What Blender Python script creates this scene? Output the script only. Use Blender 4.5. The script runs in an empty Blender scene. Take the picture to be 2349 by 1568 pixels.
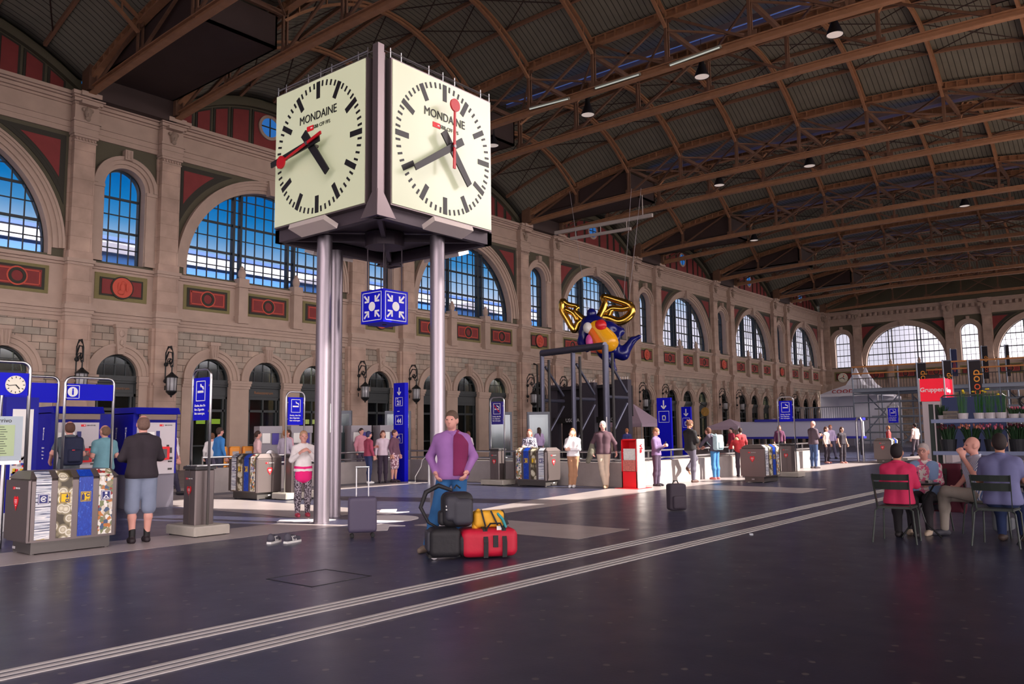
SKYW, SKYS, SUNE, EXPO = 7.5, 1.0, 12.0, 0.15
import bpy, bmesh, math, random
import numpy as np
from mathutils import Vector, Matrix
random.seed(7)
PI = math.pi
COL = bpy.context.scene.collection
SC = bpy.context.scene

def S(r, g, b):
    """0-255 display colour to linear"""
    return tuple(((c/255.0)/12.92 if c/255.0 <= 0.04045 else ((c/255.0+0.055)/1.055)**2.4) for c in (r, g, b))

# ------------------------------------------------------------------ materials
MATS = {}
def mat(name, col=(0.5, 0.5, 0.5), rough=0.6, metal=0.0, emit=0.0, noise=0.0, nscale=8.0, bump=0.0, spec=0.5, ecol=None):
    if name in MATS: return MATS[name]
    m = bpy.data.materials.new(name); m.use_nodes = True
    nt = m.node_tree; bs = nt.nodes['Principled BSDF']
    bs.inputs['Base Color'].default_value = (*col, 1); bs.inputs['Roughness'].default_value = rough
    bs.inputs['Metallic'].default_value = metal; bs.inputs['Specular IOR Level'].default_value = spec
    if emit > 0:
        bs.inputs['Emission Color'].default_value = (*(ecol or col), 1); bs.inputs['Emission Strength'].default_value = emit
    if noise > 0 or bump > 0:
        tc = nt.nodes.new('ShaderNodeTexCoord'); nz = nt.nodes.new('ShaderNodeTexNoise')
        nz.inputs['Scale'].default_value = nscale; nz.inputs['Detail'].default_value = 4
        nt.links.new(tc.outputs['Object'], nz.inputs['Vector'])
        if noise > 0:
            mx = nt.nodes.new('ShaderNodeMix'); mx.data_type = 'RGBA'
            mx.inputs[6].default_value = (*[c*(1-noise) for c in col], 1); mx.inputs[7].default_value = (*[min(1, c*(1+noise)) for c in col], 1)
            nt.links.new(nz.outputs['Fac'], mx.inputs[0]); nt.links.new(mx.outputs[2], bs.inputs['Base Color'])
        if bump > 0:
            bp = nt.nodes.new('ShaderNodeBump'); bp.inputs['Strength'].default_value = bump; bp.inputs['Distance'].default_value = 0.02
            nt.links.new(nz.outputs['Fac'], bp.inputs['Height']); nt.links.new(bp.outputs['Normal'], bs.inputs['Normal'])
    MATS[name] = m
    return m

def N(nt, t, **kw):
    n = nt.nodes.new(t)
    for k, v in kw.items():
        if k in n.bl_rna.properties: setattr(n, k, v)
        else: n.inputs[k].default_value = v
    return n

def ashlar(name, c1, c2, mortar, bw, rh, msize=0.012, bump=0.6, off=0.5):
    m = bpy.data.materials.new(name); m.use_nodes = True; nt = m.node_tree; L = nt.links.new
    bs = nt.nodes['Principled BSDF']; bs.inputs['Roughness'].default_value = 0.85
    tc = N(nt, 'ShaderNodeTexCoord'); sp = N(nt, 'ShaderNodeSeparateXYZ'); L(tc.outputs['Object'], sp.inputs[0])
    ad = N(nt, 'ShaderNodeMath', operation='ADD'); L(sp.outputs[0], ad.inputs[0]); L(sp.outputs[1], ad.inputs[1])
    cb = N(nt, 'ShaderNodeCombineXYZ'); L(ad.outputs[0], cb.inputs[0]); L(sp.outputs[2], cb.inputs[1])
    br = N(nt, 'ShaderNodeTexBrick'); L(cb.outputs[0], br.inputs['Vector'])
    br.offset = off
    br.inputs['Color1'].default_value = (*c1, 1); br.inputs['Color2'].default_value = (*c2, 1); br.inputs['Mortar'].default_value = (*mortar, 1)
    br.inputs['Scale'].default_value = 1.0; br.inputs['Brick Width'].default_value = bw; br.inputs['Row Height'].default_value = rh
    br.inputs['Mortar Size'].default_value = msize; br.inputs['Mortar Smooth'].default_value = 0.1; br.inputs['Bias'].default_value = 0.0
    nz = N(nt, 'ShaderNodeTexNoise'); nz.inputs['Scale'].default_value = 0.9; nz.inputs['Detail'].default_value = 6; L(tc.outputs['Object'], nz.inputs['Vector'])
    rp = N(nt, 'ShaderNodeMapRange'); rp.inputs[1].default_value = 0.3; rp.inputs[2].default_value = 0.7; rp.inputs[3].default_value = 0.7; rp.inputs[4].default_value = 1.2
    L(nz.outputs['Fac'], rp.inputs[0])
    mu = N(nt, 'ShaderNodeMix'); mu.data_type = 'RGBA'; mu.blend_type = 'MULTIPLY'; mu.inputs[0].default_value = 1
    L(br.outputs['Color'], mu.inputs[6]); L(rp.outputs[0], mu.inputs[7]); L(mu.outputs[2], bs.inputs['Base Color'])
    n2 = N(nt, 'ShaderNodeTexNoise'); n2.inputs['Scale'].default_value = 14; L(tc.outputs['Object'], n2.inputs['Vector'])
    ma = N(nt, 'ShaderNodeMath', operation='MULTIPLY_ADD'); L(n2.outputs['Fac'], ma.inputs[0]); ma.inputs[1].default_value = 0.35
    iv = N(nt, 'ShaderNodeMath', operation='SUBTRACT'); iv.inputs[0].default_value = 1; L(br.outputs['Fac'], iv.inputs[1]); L(iv.outputs[0], ma.inputs[2])
    bp = N(nt, 'ShaderNodeBump'); bp.inputs['Strength'].default_value = bump; bp.inputs['Distance'].default_value = 0.03
    L(ma.outputs[0], bp.inputs['Height']); L(bp.outputs['Normal'], bs.inputs['Normal'])
    MATS[name] = m; return m

def glassmat(name, tint, trans=0.85, rough=0.05):
    m = bpy.data.materials.new(name); m.use_nodes = True; nt = m.node_tree; L = nt.links.new
    for n in list(nt.nodes): nt.nodes.remove(n)
    o = N(nt, 'ShaderNodeOutputMaterial'); t = N(nt, 'ShaderNodeBsdfTransparent'); g = N(nt, 'ShaderNodeBsdfGlossy')
    t.inputs['Color'].default_value = (*tint, 1); g.inputs['Roughness'].default_value = rough; g.inputs['Color'].default_value = (.9, .95, 1, 1)
    mx = N(nt, 'ShaderNodeMixShader'); mx.inputs[0].default_value = 1-trans
    L(t.outputs[0], mx.inputs[1]); L(g.outputs[0], mx.inputs[2]); L(mx.outputs[0], o.inputs[0]); MATS[name] = m; return m

# ------------------------------------------------------------------ mesh builder
class MB:
    def __init__(s): s.v = []; s.f = []; s.m = []; s.mi = 0
    def add(s, vs, fs):
        b = len(s.v); s.v += [tuple(v) for v in vs]
        for f in fs: s.f.append(tuple(b+i for i in f)); s.m.append(s.mi)
        return s
    def box(s, a, b):
        x0, y0, z0 = [min(p, q) for p, q in zip(a, b)]; x1, y1, z1 = [max(p, q) for p, q in zip(a, b)]
        return s.add([(x0,y0,z0),(x1,y0,z0),(x1,y1,z0),(x0,y1,z0),(x0,y0,z1),(x1,y0,z1),(x1,y1,z1),(x0,y1,z1)],
                     [(3,2,1,0),(4,5,6,7),(0,1,5,4),(1,2,6,5),(2,3,7,6),(3,0,4,7)])
    def cbox(s, c, d): return s.box([c[i]-d[i]/2 for i in range(3)], [c[i]+d[i]/2 for i in range(3)])
    def bbox(s, a, b, r):
        """box with chamfered vertical edges and top edges"""
        x0,y0,z0 = a; x1,y1,z1 = b
        def ring(i, z): return [(x0+i+0,y0+r,z),(x0+r,y0+i,z),(x1-r,y0+i,z),(x1-i,y0+r,z),(x1-i,y1-r,z),(x1-r,y1-i,z),(x0+r,y1-i,z),(x0+i,y1-r,z)]
        R = [ring(0,z0),ring(0,z1-r),ring(r*.7,z1)]
        vs = sum(R, []); fs = [tuple(range(7,-1,-1)), tuple(range(16,24))]
        for k in range(2):
            for i in range(8): j=(i+1)%8; fs.append((k*8+i,k*8+j,k*8+8+j,k*8+8+i))
        return s.add(vs, fs)
    def bar(s, p, q, w, h=None, up=(0,0,1)):
        """rectangular bar from p to q; w sideways, h along up"""
        h = h or w; p = Vector(p); q = Vector(q); d = (q-p).normalized(); u = Vector(up)
        if abs(d.dot(u)) > .99: u = Vector((1,0,0))
        a = d.cross(u).normalized()*w/2; c = a.cross(d).normalized()*h/2
        return s.add([p-a-c,p+a-c,p+a+c,p-a+c,q-a-c,q+a-c,q+a+c,q-a+c],[(3,2,1,0),(4,5,6,7),(0,1,5,4),(1,2,6,5),(2,3,7,6),(3,0,4,7)])
    def cyl(s, p, q, r0, r1=None, n=12, caps=True):
        r1 = r0 if r1 is None else r1; p = Vector(p); q = Vector(q); d = (q-p).normalized()
        u = Vector((0,0,1)) if abs(d.z) < .95 else Vector((1,0,0)); a = d.cross(u).normalized(); c = d.cross(a)
        vs = [p+(a*math.cos(t)+c*math.sin(t))*r0 for t in [2*PI*i/n for i in range(n)]]+[q+(a*math.cos(t)+c*math.sin(t))*r1 for t in [2*PI*i/n for i in range(n)]]
        fs = [(i,(i+1)%n,n+(i+1)%n,n+i) for i in range(n)]
        if caps: fs += [tuple(range(n-1,-1,-1)), tuple(range(n,2*n))]
        return s.add(vs, fs)
    def tube(s, pts, r, n=8, closed=False):
        pts = [Vector(p) for p in pts]; K = len(pts); rr = r if isinstance(r, (list, tuple)) else [r]*K
        vs = []; prev = None
        for i, p in enumerate(pts):
            if closed: d = pts[(i+1)%K]-pts[i-1]
            else: d = pts[min(i+1,K-1)]-pts[max(i-1,0)]
            d.normalize()
            if prev is None:
                u = Vector((0,0,1)) if abs(d.z) < .9 else Vector((1,0,0)); a = d.cross(u).normalized()
            else: a = (prev-d*prev.dot(d)).normalized()
            prev = a; c = d.cross(a)
            vs += [p+(a*math.cos(t)+c*math.sin(t))*rr[i] for t in [2*PI*j/n for j in range(n)]]
        fs = []
        for i in range(K if closed else K-1):
            for j in range(n):
                i2 = (i+1)%K; j2 = (j+1)%n; fs.append((i*n+j,i*n+j2,i2*n+j2,i2*n+j))
        if not closed: fs += [tuple(range(n-1,-1,-1)), tuple((K-1)*n+j for j in range(n))]
        return s.add(vs, fs)
    def lathe(s, prof, c=(0,0,0), n=20, ax='z'):
        """prof: list of (r, h)"""
        vs = []
        for r, h in prof:
            for i in range(n):
                t = 2*PI*i/n; x, y = r*math.cos(t), r*math.sin(t)
                vs.append((c[0]+x,c[1]+y,c[2]+h) if ax=='z' else ((c[0]+x,c[1]+h,c[2]+y) if ax=='y' else (c[0]+h,c[1]+x,c[2]+y)))
        fs = []
        for k in range(len(prof)-1):
            for i in range(n): j=(i+1)%n; fs.append((k*n+i,k*n+j,k*n+n+j,k*n+n+i))
        if prof[0][0] > 1e-4: fs.append(tuple(range(n-1,-1,-1)))
        if prof[-1][0] > 1e-4: fs.append(tuple((len(prof)-1)*n+i for i in range(n)))
        return s.add(vs, fs)
    def ell(s, c, r, n=12, m=8):
        prof = [(max(1e-5,math.sin(PI*k/m)), -math.cos(PI*k/m)) for k in range(m+1)]
        vs = []; 
        for a, h in prof:
            for i in range(n): t=2*PI*i/n; vs.append((c[0]+r[0]*a*math.cos(t),c[1]+r[1]*a*math.sin(t),c[2]+r[2]*h))
        return s.add(vs, [(k*n+i,k*n+(i+1)%n,k*n+n+(i+1)%n,k*n+n+i) for k in range(m) for i in range(n)])
    def prism(s, poly, y0, y1, plane='xz'):
        """extrude a 2D polygon (x,z) between y0 and y1 ('xz'), or (x,y) between z ('xy'), or (y,z) between x ('yz')"""
        def P(a, b, d): return (a,d,b) if plane=='xz' else ((a,b,d) if plane=='xy' else (d,a,b))
        n = len(poly); vs = [P(a,b,y0) for a,b in poly]+[P(a,b,y1) for a,b in poly]
        return s.add(vs, [tuple(range(n)), tuple(range(2*n-1,n-1,-1))]+[(i,n+i,n+(i+1)%n,(i+1)%n) for i in range(n)])
    def ring(s, cx, cz, r0, r1, y0, y1, a0=0, a1=PI, n=24):
        """arched band in the xz plane"""
        vs = []; full = abs(a1-a0-2*PI) < 1e-3
        for i in range(n+1):
            t = a0+(a1-a0)*i/n; c, d = math.cos(t), math.sin(t)
            vs += [(cx+r0*c,y0,cz+r0*d),(cx+r1*c,y0,cz+r1*d),(cx+r1*c,y1,cz+r1*d),(cx+r0*c,y1,cz+r0*d)]
        fs = []
        for i in range(n):
            b = i*4
            for j in range(4): k=(j+1)%4; fs.append((b+j,b+4+j,b+4+k,b+k))
        if not full: fs += [(0,1,2,3),(n*4+3,n*4+2,n*4+1,n*4)]
        return s.add(vs, fs)
    def build(s, name, mats, parent=None, smooth=False, loc=None, bevel=0):
        me = bpy.data.meshes.new(name); me.from_pydata(s.v, [], s.f)
        if not isinstance(mats, (list, tuple)): mats = [mats]
        for m in mats: me.materials.append(m)
        if len(mats) > 1: me.polygons.foreach_set('material_index', s.m)
        bm = bmesh.new(); bm.from_mesh(me); bmesh.ops.recalc_face_normals(bm, faces=bm.faces); bm.to_mesh(me); bm.free()
        if smooth:
            me.polygons.foreach_set('use_smooth', [True]*len(me.polygons))
            if smooth is not True: me.set_sharp_from_angle(angle=math.radians(smooth))
        o = bpy.data.objects.new(name, me); COL.objects.link(o)
        if parent is not None: o.parent = parent
        if loc: o.location = loc
        if bevel:
            b = o.modifiers.new('b', 'BEVEL'); b.width = bevel; b.segments = 2; b.limit_method = 'ANGLE'
        return o

def tag(o, label=None, cat=None, group=None, kind=None):
    if label: o['label'] = label
    if cat: o['category'] = cat
    if group: o['group'] = group
    if kind: o['kind'] = kind
    return o
def thing(name, label, cat, loc=(0,0,0), rz=0.0, group=None):
    o = bpy.data.objects.new(name, None); COL.objects.link(o); o.location = loc; o.rotation_euler = (0,0,rz); o.empty_display_size = .1
    return tag(o, label, cat, group)
def struct(o, label=None): return tag(o, label, kind='structure')
def kids(o): return [c for c in bpy.data.objects if c.parent == o]
def dup(o, loc=None, rz=None, label=None, group=None, parent=None, name=None):
    c = o.copy(); COL.objects.link(c)
    if name: c.name = name
    if parent is not None: c.parent = parent
    if loc is not None: c.location = loc
    if rz is not None: c.rotation_euler = (0,0,rz)
    if label: c['label'] = label
    if group: c['group'] = group
    for k in list(o.children): dup(k, parent=c)
    return c
_txt = {}
def text(body, size, mt, parent, loc, rot=(PI/2,0,0), name='lettering', ext=0.002, align='CENTER', sx=1.0, shear=0, bold=0.0, label=None):
    cu = bpy.data.curves.new(name, 'FONT'); cu.body = body; cu.size = size; cu.extrude = ext; cu.align_x = align; cu.align_y = 'CENTER'; cu.shear = shear
    cu.resolution_u = 3; cu.offset = bold
    o = bpy.data.objects.new(name, cu); COL.objects.link(o); 
    dg = bpy.context.evaluated_depsgraph_get(); me = bpy.data.meshes.new_from_object(o.evaluated_get(dg)); bpy.data.objects.remove(o); bpy.data.curves.remove(cu)
    me.materials.clear(); me.materials.append(mt)
    o = bpy.data.objects.new(name, me); COL.objects.link(o); o.parent = parent; o.location = loc; o.rotation_euler = rot; o.scale = (sx,1,1)
    if label: o['label'] = label
    return o
# ------------------------------------------------------------------ shared materials
ASH = ashlar('ashlar_stone', S(180,158,142), S(158,150,138), S(88,76,68), 0.62, 0.30)
STONE = ashlar('dressed_sandstone', S(184,158,142), S(172,146,132), S(134,112,100), 1.9, 0.62, 0.006, 0.25)
SMOOTH = mat('smooth_sandstone', S(176,154,140), .85, noise=.16, nscale=1.6, bump=.2)
PLAST = mat('olive_plaster', S(88,84,68), .9, noise=.12, nscale=1.2)
DKMOLD = mat('dark_olive_paint', S(50,48,40), .8)
GREENP = mat('moss_green_paint', S(122,114,74), .85, noise=.1)
REDP = mat('brick_red_panel', S(128,52,52), .85, noise=.14, nscale=2.5)
REDL = mat('light_red_line', S(196,84,66), .8)
BLACKH = mat('dark_recess', S(38,34,32), .9)
FRAME = mat('dark_blue_green_window_metal', S(22,34,40), .5)
DOORM = mat('dark_slate_joinery', S(40,46,48), .5, noise=.1)
WGLASS = glassmat('window_glass', (.97,.98,1), .97)
DGLASS = glassmat('door_glass', (.55,.62,.62), .94, .1)
RUST = mat('rust_brown_painted_steel', S(156,114,84), .6, noise=.3, nscale=3, bump=.3)
RUST_SHADED = mat('shaded_rust_brown_steel', S(112,82,64), .65, noise=.3, nscale=4)  # same steel as RUST (tuned as lit from below), web shade put into the colour
DKSTEEL = mat('dark_brown_steel', S(58,42,36), .6)
CHROME = mat('brushed_steel', S(190,190,192), .28, 1.0)
WHITE = mat('white_paint', S(235,235,232), .5)
BLUE = mat('signal_blue_panel', S(4,8,200), .5, spec=.2)
RED = mat('signal_red', S(226,20,34), .45)
GOLDT = mat('bronze_lettering', S(150,100,60), .5)
YF, YP = 36.0, 35.6        # wall field plane, pilaster plane
XN, XW, PER = 16.85, 24.3, 15.0

def panel_wall(mb, x0, x1, z0, z1, ops, yf, yb, n=20):
    """solid slab between planes yf and yb with arched openings (cx, r, zspring, zbottom)"""
    xs = x0
    for cx, r, zs, zb in sorted(ops):
        if cx-r > xs: mb.box((xs,yf,z0),(cx-r,yb,z1))
        if zb > z0: mb.box((cx-r,yf,z0),(cx+r,yb,zb))
        a = [(cx-r*math.cos(PI*i/n), zs+r*math.sin(PI*i/n)) for i in range(n+1)]
        for (xa,za),(xb,zb2) in zip(a, a[1:]):
            mb.add([(xa,yf,za),(xb,yf,zb2),(xb,yf,z1),(xa,yf,z1),(xa,yb,za),(xb,yb,zb2),(xb,yb,z1),(xa,yb,z1)],[(0,1,2,3),(7,6,5,4),(0,4,5,1),(3,2,6,7)])
        xs = cx+r
    if x1 > xs: mb.box((xs,yf,z0),(x1,yb,z1))

def TC(y): s = min(1.0, abs(y-17.8)/17.9); return 19.05-2.3*s**3
def BC(y): s = abs(y-17.8)/17.9; return 16.65-.5*s**2.5

# local bay templates: u across, y into the wall (0 = field plane), z up
def tmpl_wide():
    """returns list of (objects builders) for one wide bay centred on u=0"""
    out = {}
    t = MB()                                                   # stone trims
    for c in (-3.0,0,3.0):
        t.ring(c,4.2,.98,1.12,-.02,.3); t.ring(c,4.2,1.12,1.32,-.07,.02); t.ring(c,4.2,1.32,1.46,-.13,.02)
        for sx in (-1,1):
            t.box((c+sx*.98,-.03,0),(c+sx*1.06,.25,4.2)); t.box((c+sx*1.0,-.06,0),(c+sx*1.5,.02,3.8)); t.box((c+sx*.97,-.12,3.8),(c+sx*1.5,.1,3.93)); t.box((c+sx*.95,-.17,3.93),(c+sx*1.5,.1,4.06)); t.box((c+sx*.92,-.2,4.06),(c+sx*1.5,.1,4.18))
        t.prism([(c-.14,5.15),(c+.14,5.15),(c+.22,5.85),(c-.22,5.85)],-.28,0); t.box((c-.26,-.32,5.8),(c+.26,0,5.95))
        for q in (-.1,0,.1): t.cyl((c+q,-.29,5.22),(c+q*1.4,-.29,5.78),.035,n=6)
    # big arch
    t.ring(0,9.35,4.46,4.62,-.04,.42,n=40); t.box((-4.6,-.04,9.05),(-4.46,.42,9.35)); t.box((4.46,-.04,9.05),(4.6,.42,9.35)); t.ring(0,9.35,4.62,4.82,-.12,.02,n=40); t.ring(0,9.35,4.82,4.95,-.2,.02,n=40); t.ring(0,9.35,4.95,5.05,-.26,.02,n=40)
    t.prism([(-.2,13.7),(.2,13.7),(.3,14.45),(-.3,14.45)],-.38,0)
    for c in (-1.6,1.6):                                        # pedestals with finials under the window
        t.box((c-.3,-.42,6.98),(c+.3,.02,7.35)); t.box((c-.25,-.36,7.35),(c+.25,.02,8.75)); t.box((c-.33,-.46,8.75),(c+.33,.02,8.9)); t.box((c-.28,-.4,8.9),(c+.28,.1,9.2))
        t.ell((c,-.16,9.45),(.2,.18,.3)); t.ell((c,-.16,9.68),(.11,.1,.18))
    out['stone'] = (t, SMOOTH)
    c = MB()                                                   # painted panels
    for u in (-3.35,0,3.35):
        w = 1.2 if u else 1.25
        c.mi=0; c.box((u-w,-.03,7.42),(u+w,.01,8.58))
        c.mi=1; c.box((u-w+.16,-.06,7.55),(u+w-.16,0,8.45))
        c.mi=2; c.box((u-w+.28,-.075,7.65),(u+w-.28,0,8.35))
        for a,b in (((u-w+.34,7.7),(u+w-.34,7.74)),((u-w+.34,8.26),(u+w-.34,8.3)),((u-w+.34,7.7),(u-w+.38,8.3)),((u+w-.38,7.7),(u+w-.34,8.3))):
            c.mi=3; c.box((a[0],-.085,a[1]),(b[0],0,b[1]))
        c.mi=3; c.ring(u,8.0,.33,.39,-.1,0,0,2*PI,24); c.mi=1; c.ring(u,8.0,.22,.33,-.12,0,0,2*PI,24); c.mi=4; c.lathe([(.23,-.07),(.23,0)],(u,0,8.0),20,'y')
    for sx in (-1,1):                                          # spandrels
        def arc(r, a0, a1, n=10): return [(sx*r*math.cos(a0+(a1-a0)*i/n), 9.35+r*math.sin(a0+(a1-a0)*i/n)) for i in range(n+1)]
        for mi,(r,xm,zm,y) in {0:(5.18,5.12,14.38,-.02),1:(5.33,4.98,14.22,-.05),2:(5.42,4.9,14.14,-.035),3:(5.5,4.84,14.06,-.06),4:(5.62,4.74,13.98,-.075)}.items():
            a0 = math.acos(min(1,xm/r)); a1 = math.asin(min(1,(zm-9.35)/r)); p = arc(r,a0,a1)+[(sx*xm,zm)]
            c.mi = {0:5,1:1,2:0 if False else 5,3:1,4:2}[mi]; c.prism(p,y,.01)
    out['panels'] = (c, [GREENP,DKMOLD,REDP,REDL,BLACKH,PLAST])
    g = MB()                                                   # gable above the cornice
    def zt(u): return 16.62+2.0*(1-(u/5.55)**2)
    us = [-5.6+11.2*i/28 for i in range(29)]
    g.mi=0; g.prism([(u,zt(u)+.9) for u in us]+[(5.6,15.9),(-5.6,15.9)],.25,.5)
    g.prism([(u,zt(u)+.05) for u in us]+[(u,zt(u)-.28) for u in us[::-1]],.0,.3)
    edges=[-5.0,-4.15,-3.2,-2.25,-1.05,1.05,2.25,3.2,4.15,5.0]
    for a,b in zip(edges,edges[1:]):
        for q,(d,y,mi) in enumerate(((.06,.2,1),(.16,.17,2))):
            za=min(zt(a+d),zt(b-d)); pts=[(a+d,16.2+d),(b-d,16.2+d)]+[(u,zt(u)-.3-d) for u in [b-d+(a-b+2*d)*i/4 for i in range(5)]]
            if min(p[1] for p in pts[2:])>16.3+d: g.mi=mi; g.prism(pts,y,.3)
    g.mi=3; g.ring(0,17.45,.5,.66,.08,.3,0,2*PI,28); g.mi=4; g.lathe([(.5,.1),(.5,.25)],(0,0,17.45),28,'y')
    g.mi=1; g.box((-.03,.07,16.95),(.03,.13,17.95)); g.box((-.5,.07,17.42),(.5,.13,17.48))
    out['gable'] = (g, [PLAST,DKMOLD,REDP,SMOOTH,mat('sky_blue_pane',S(60,120,190),.2,emit=.5,ecol=S(40,110,190))])
    return out
def tmpl_narrow():
    out = {}; t = MB()
    t.ring(0,4.2,.91,1.05,-.02,.3); t.ring(0,4.2,1.05,1.25,-.07,.02); t.ring(0,4.2,1.25,1.38,-.13,.02)
    for sx in (-1,1):
        t.box((sx*.93,-.06,0),(sx*1.45,.02,3.8)); t.box((sx*.9,-.12,3.8),(sx*1.46,.1,3.93)); t.box((sx*.87,-.18,3.93),(sx*1.46,.1,4.18))
    t.prism([(-.15,5.1),(.15,5.1),(.26,6.35),(-.26,6.35)],-.25,0); t.box((-.3,-.3,6.25),(.3,0,6.4))
    t.ell((0,-.27,6.0),(.12,.06,.16)); t.ell((0,-.27,5.6),(.08,.06,.12)); t.tube([(-.1,-.27,5.3),(.1,-.28,5.42),(-.08,-.28,5.54),(.08,-.28,5.66)],.02,6)
    t.ring(0,12.5,.905,1.08,-.04,.42); t.box((-.96,-.04,9.1),(-.905,.42,12.5)); t.box((.905,-.04,9.1),(.96,.42,12.5)); t.ring(0,12.5,1.08,1.25,-.12,.02); t.ring(0,12.5,1.25,1.42,-.2,.02)
    t.box((-.17,-.3,13.75),(.17,0,14.2)); t.cyl((-.08,-.31,13.8),(-.08,-.31,14.15),.03,n=6); t.cyl((.08,-.31,13.8),(.08,-.31,14.15),.03,n=6)
    for sx in (-1,1):
        t.box((sx*.95,-.1,9.1),(sx*1.4,.1,12.35)); t.box((sx*.93,-.16,12.35),(sx*1.43,.1,12.5)); t.box((sx*.93,-.16,9.1),(sx*1.43,.1,9.3))
    out['stone'] = (t, SMOOTH)
    c = MB()
    c.mi=0; c.box((-1.15,-.03,7.45),(1.15,.01,8.6)); c.mi=1; c.box((-.95,-.06,7.62),(.95,0,8.42)); c.mi=2; c.box((-.86,-.08,7.7),(.86,0,8.34))
    c.mi=1; c.lathe([(.5,-.12),(.5,0)],(0,0,8.02),28,'y'); c.mi=3; c.lathe([(.44,-.15),(.44,0)],(0,0,8.02),28,'y')
    c.mi=3; c.ell((0.02,-.15,8.22),(.09,.08,.11)); c.ell((0,-.15,8.02),(.13,.09,.2)); c.ell((-.06,-.15,7.82),(.16,.08,.12)); c.ell((.2,-.15,8.06),(.07,.06,.2)); c.ell((-.18,-.15,8.06),(.05,.06,.18))
    out['panels'] = (c, [GREENP,DKMOLD,REDP,REDL])
    return out

def window_bars(mb, R, zs, zb, big):
    """metal glazing bars of an arched window, at y .45"""
    def top(u): return zs+math.sqrt(max(0,R*R-u*u))
    mb.ring(0,zs,R-.09,R+.02,.38,.52,n=36); mb.box((-R,.38,zb),(-R+.09,.52,zs)); mb.box((R-.09,.38,zb),(R,.52,zs)); mb.box((-R,.38,zb),(R,.52,zb+.08))
    if big:
        for c in (-1.6,1.6):
            for d in (-.2,.2): mb.box((c+d-.06,.3,zb),(c+d+.06,.55,top(c+d)-.02))
        u = -4.2
        while u < 4.3:
            if abs(abs(u)-1.6) > .24: mb.box((u-.022,.42,zb),(u+.022,.48,top(u)-.03))
            u += .525
        for z,w in ((zb+.72,.02),(zb+1.42,.055),(zb+2.15,.02),(zb+2.85,.055),(zb+3.55,.02),(zb+4.2,.02)):
            h = math.sqrt(max(0,R*R-max(0,z-zs)**2)); mb.box((-h,.41,z-w),(h,.49,z+w))
    else:
        for u in (-.465,0,.465): mb.box((u-.02,.42,zb),(u+.02,.48,top(u)-.02))
        for z,w in ((zb+.75,.02),(zb+1.5,.05),(zb+2.25,.02),(zb+3.0,.05)):
            h = math.sqrt(max(0,R*R-max(0,z-zs)**2)); mb.box((-h,.41,z-w),(h,.49,z+w))
def arch_pane(mb, R, zs, zb, y0, y1, n=28):
    mb.prism([(R*math.cos(PI*i/n), zs+R*math.sin(PI*i/n)) for i in range(n+1)]+[(-R,zb),(R,zb)], y0, y1)

def door_tmpl(r):
    """joinery filling one small arch: fan light, transom, sign board, glazed leaves"""
    f = MB(); f.ring(0,4.2,r-.1,r,.2,.42,n=20); f.box((-r,.2,0),(-r+.1,.42,4.2)); f.box((r-.1,.2,0),(r,.42,4.2))
    for u in (-.5*r,0,.5*r): f.box((u-.02,.26,4.2),(u+.02,.34,4.2+math.sqrt(r*r-u*u)-.05))
    f.box((-r*.9,.27,4.2+.48),(r*.9,.33,4.2+.52))
    f.box((-r,.08,3.98),(r,.42,4.2)); f.box((-r,.13,3.88),(r,.42,3.98)); f.box((-r,.22,3.4),(r,.42,3.88)); f.box((-r+.12,.19,3.46),(r-.12,.24,3.82))
    f.box((-r,.2,3.3),(r,.42,3.42)); f.box((-r,.22,2.68),(r,.4,2.8))
    for u in (-r*.78,0,r*.78): f.box((u-.04,.22,0),(u+.04,.38,3.4))
    f.box((-r,.22,.0),(r,.38,.22)); f.box((-r,.24,1.05),(r,.36,1.12))
    g = MB(); arch_pane(g, r-.05, 4.2, .1, .29, .31, 16)
    return f, g

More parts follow.
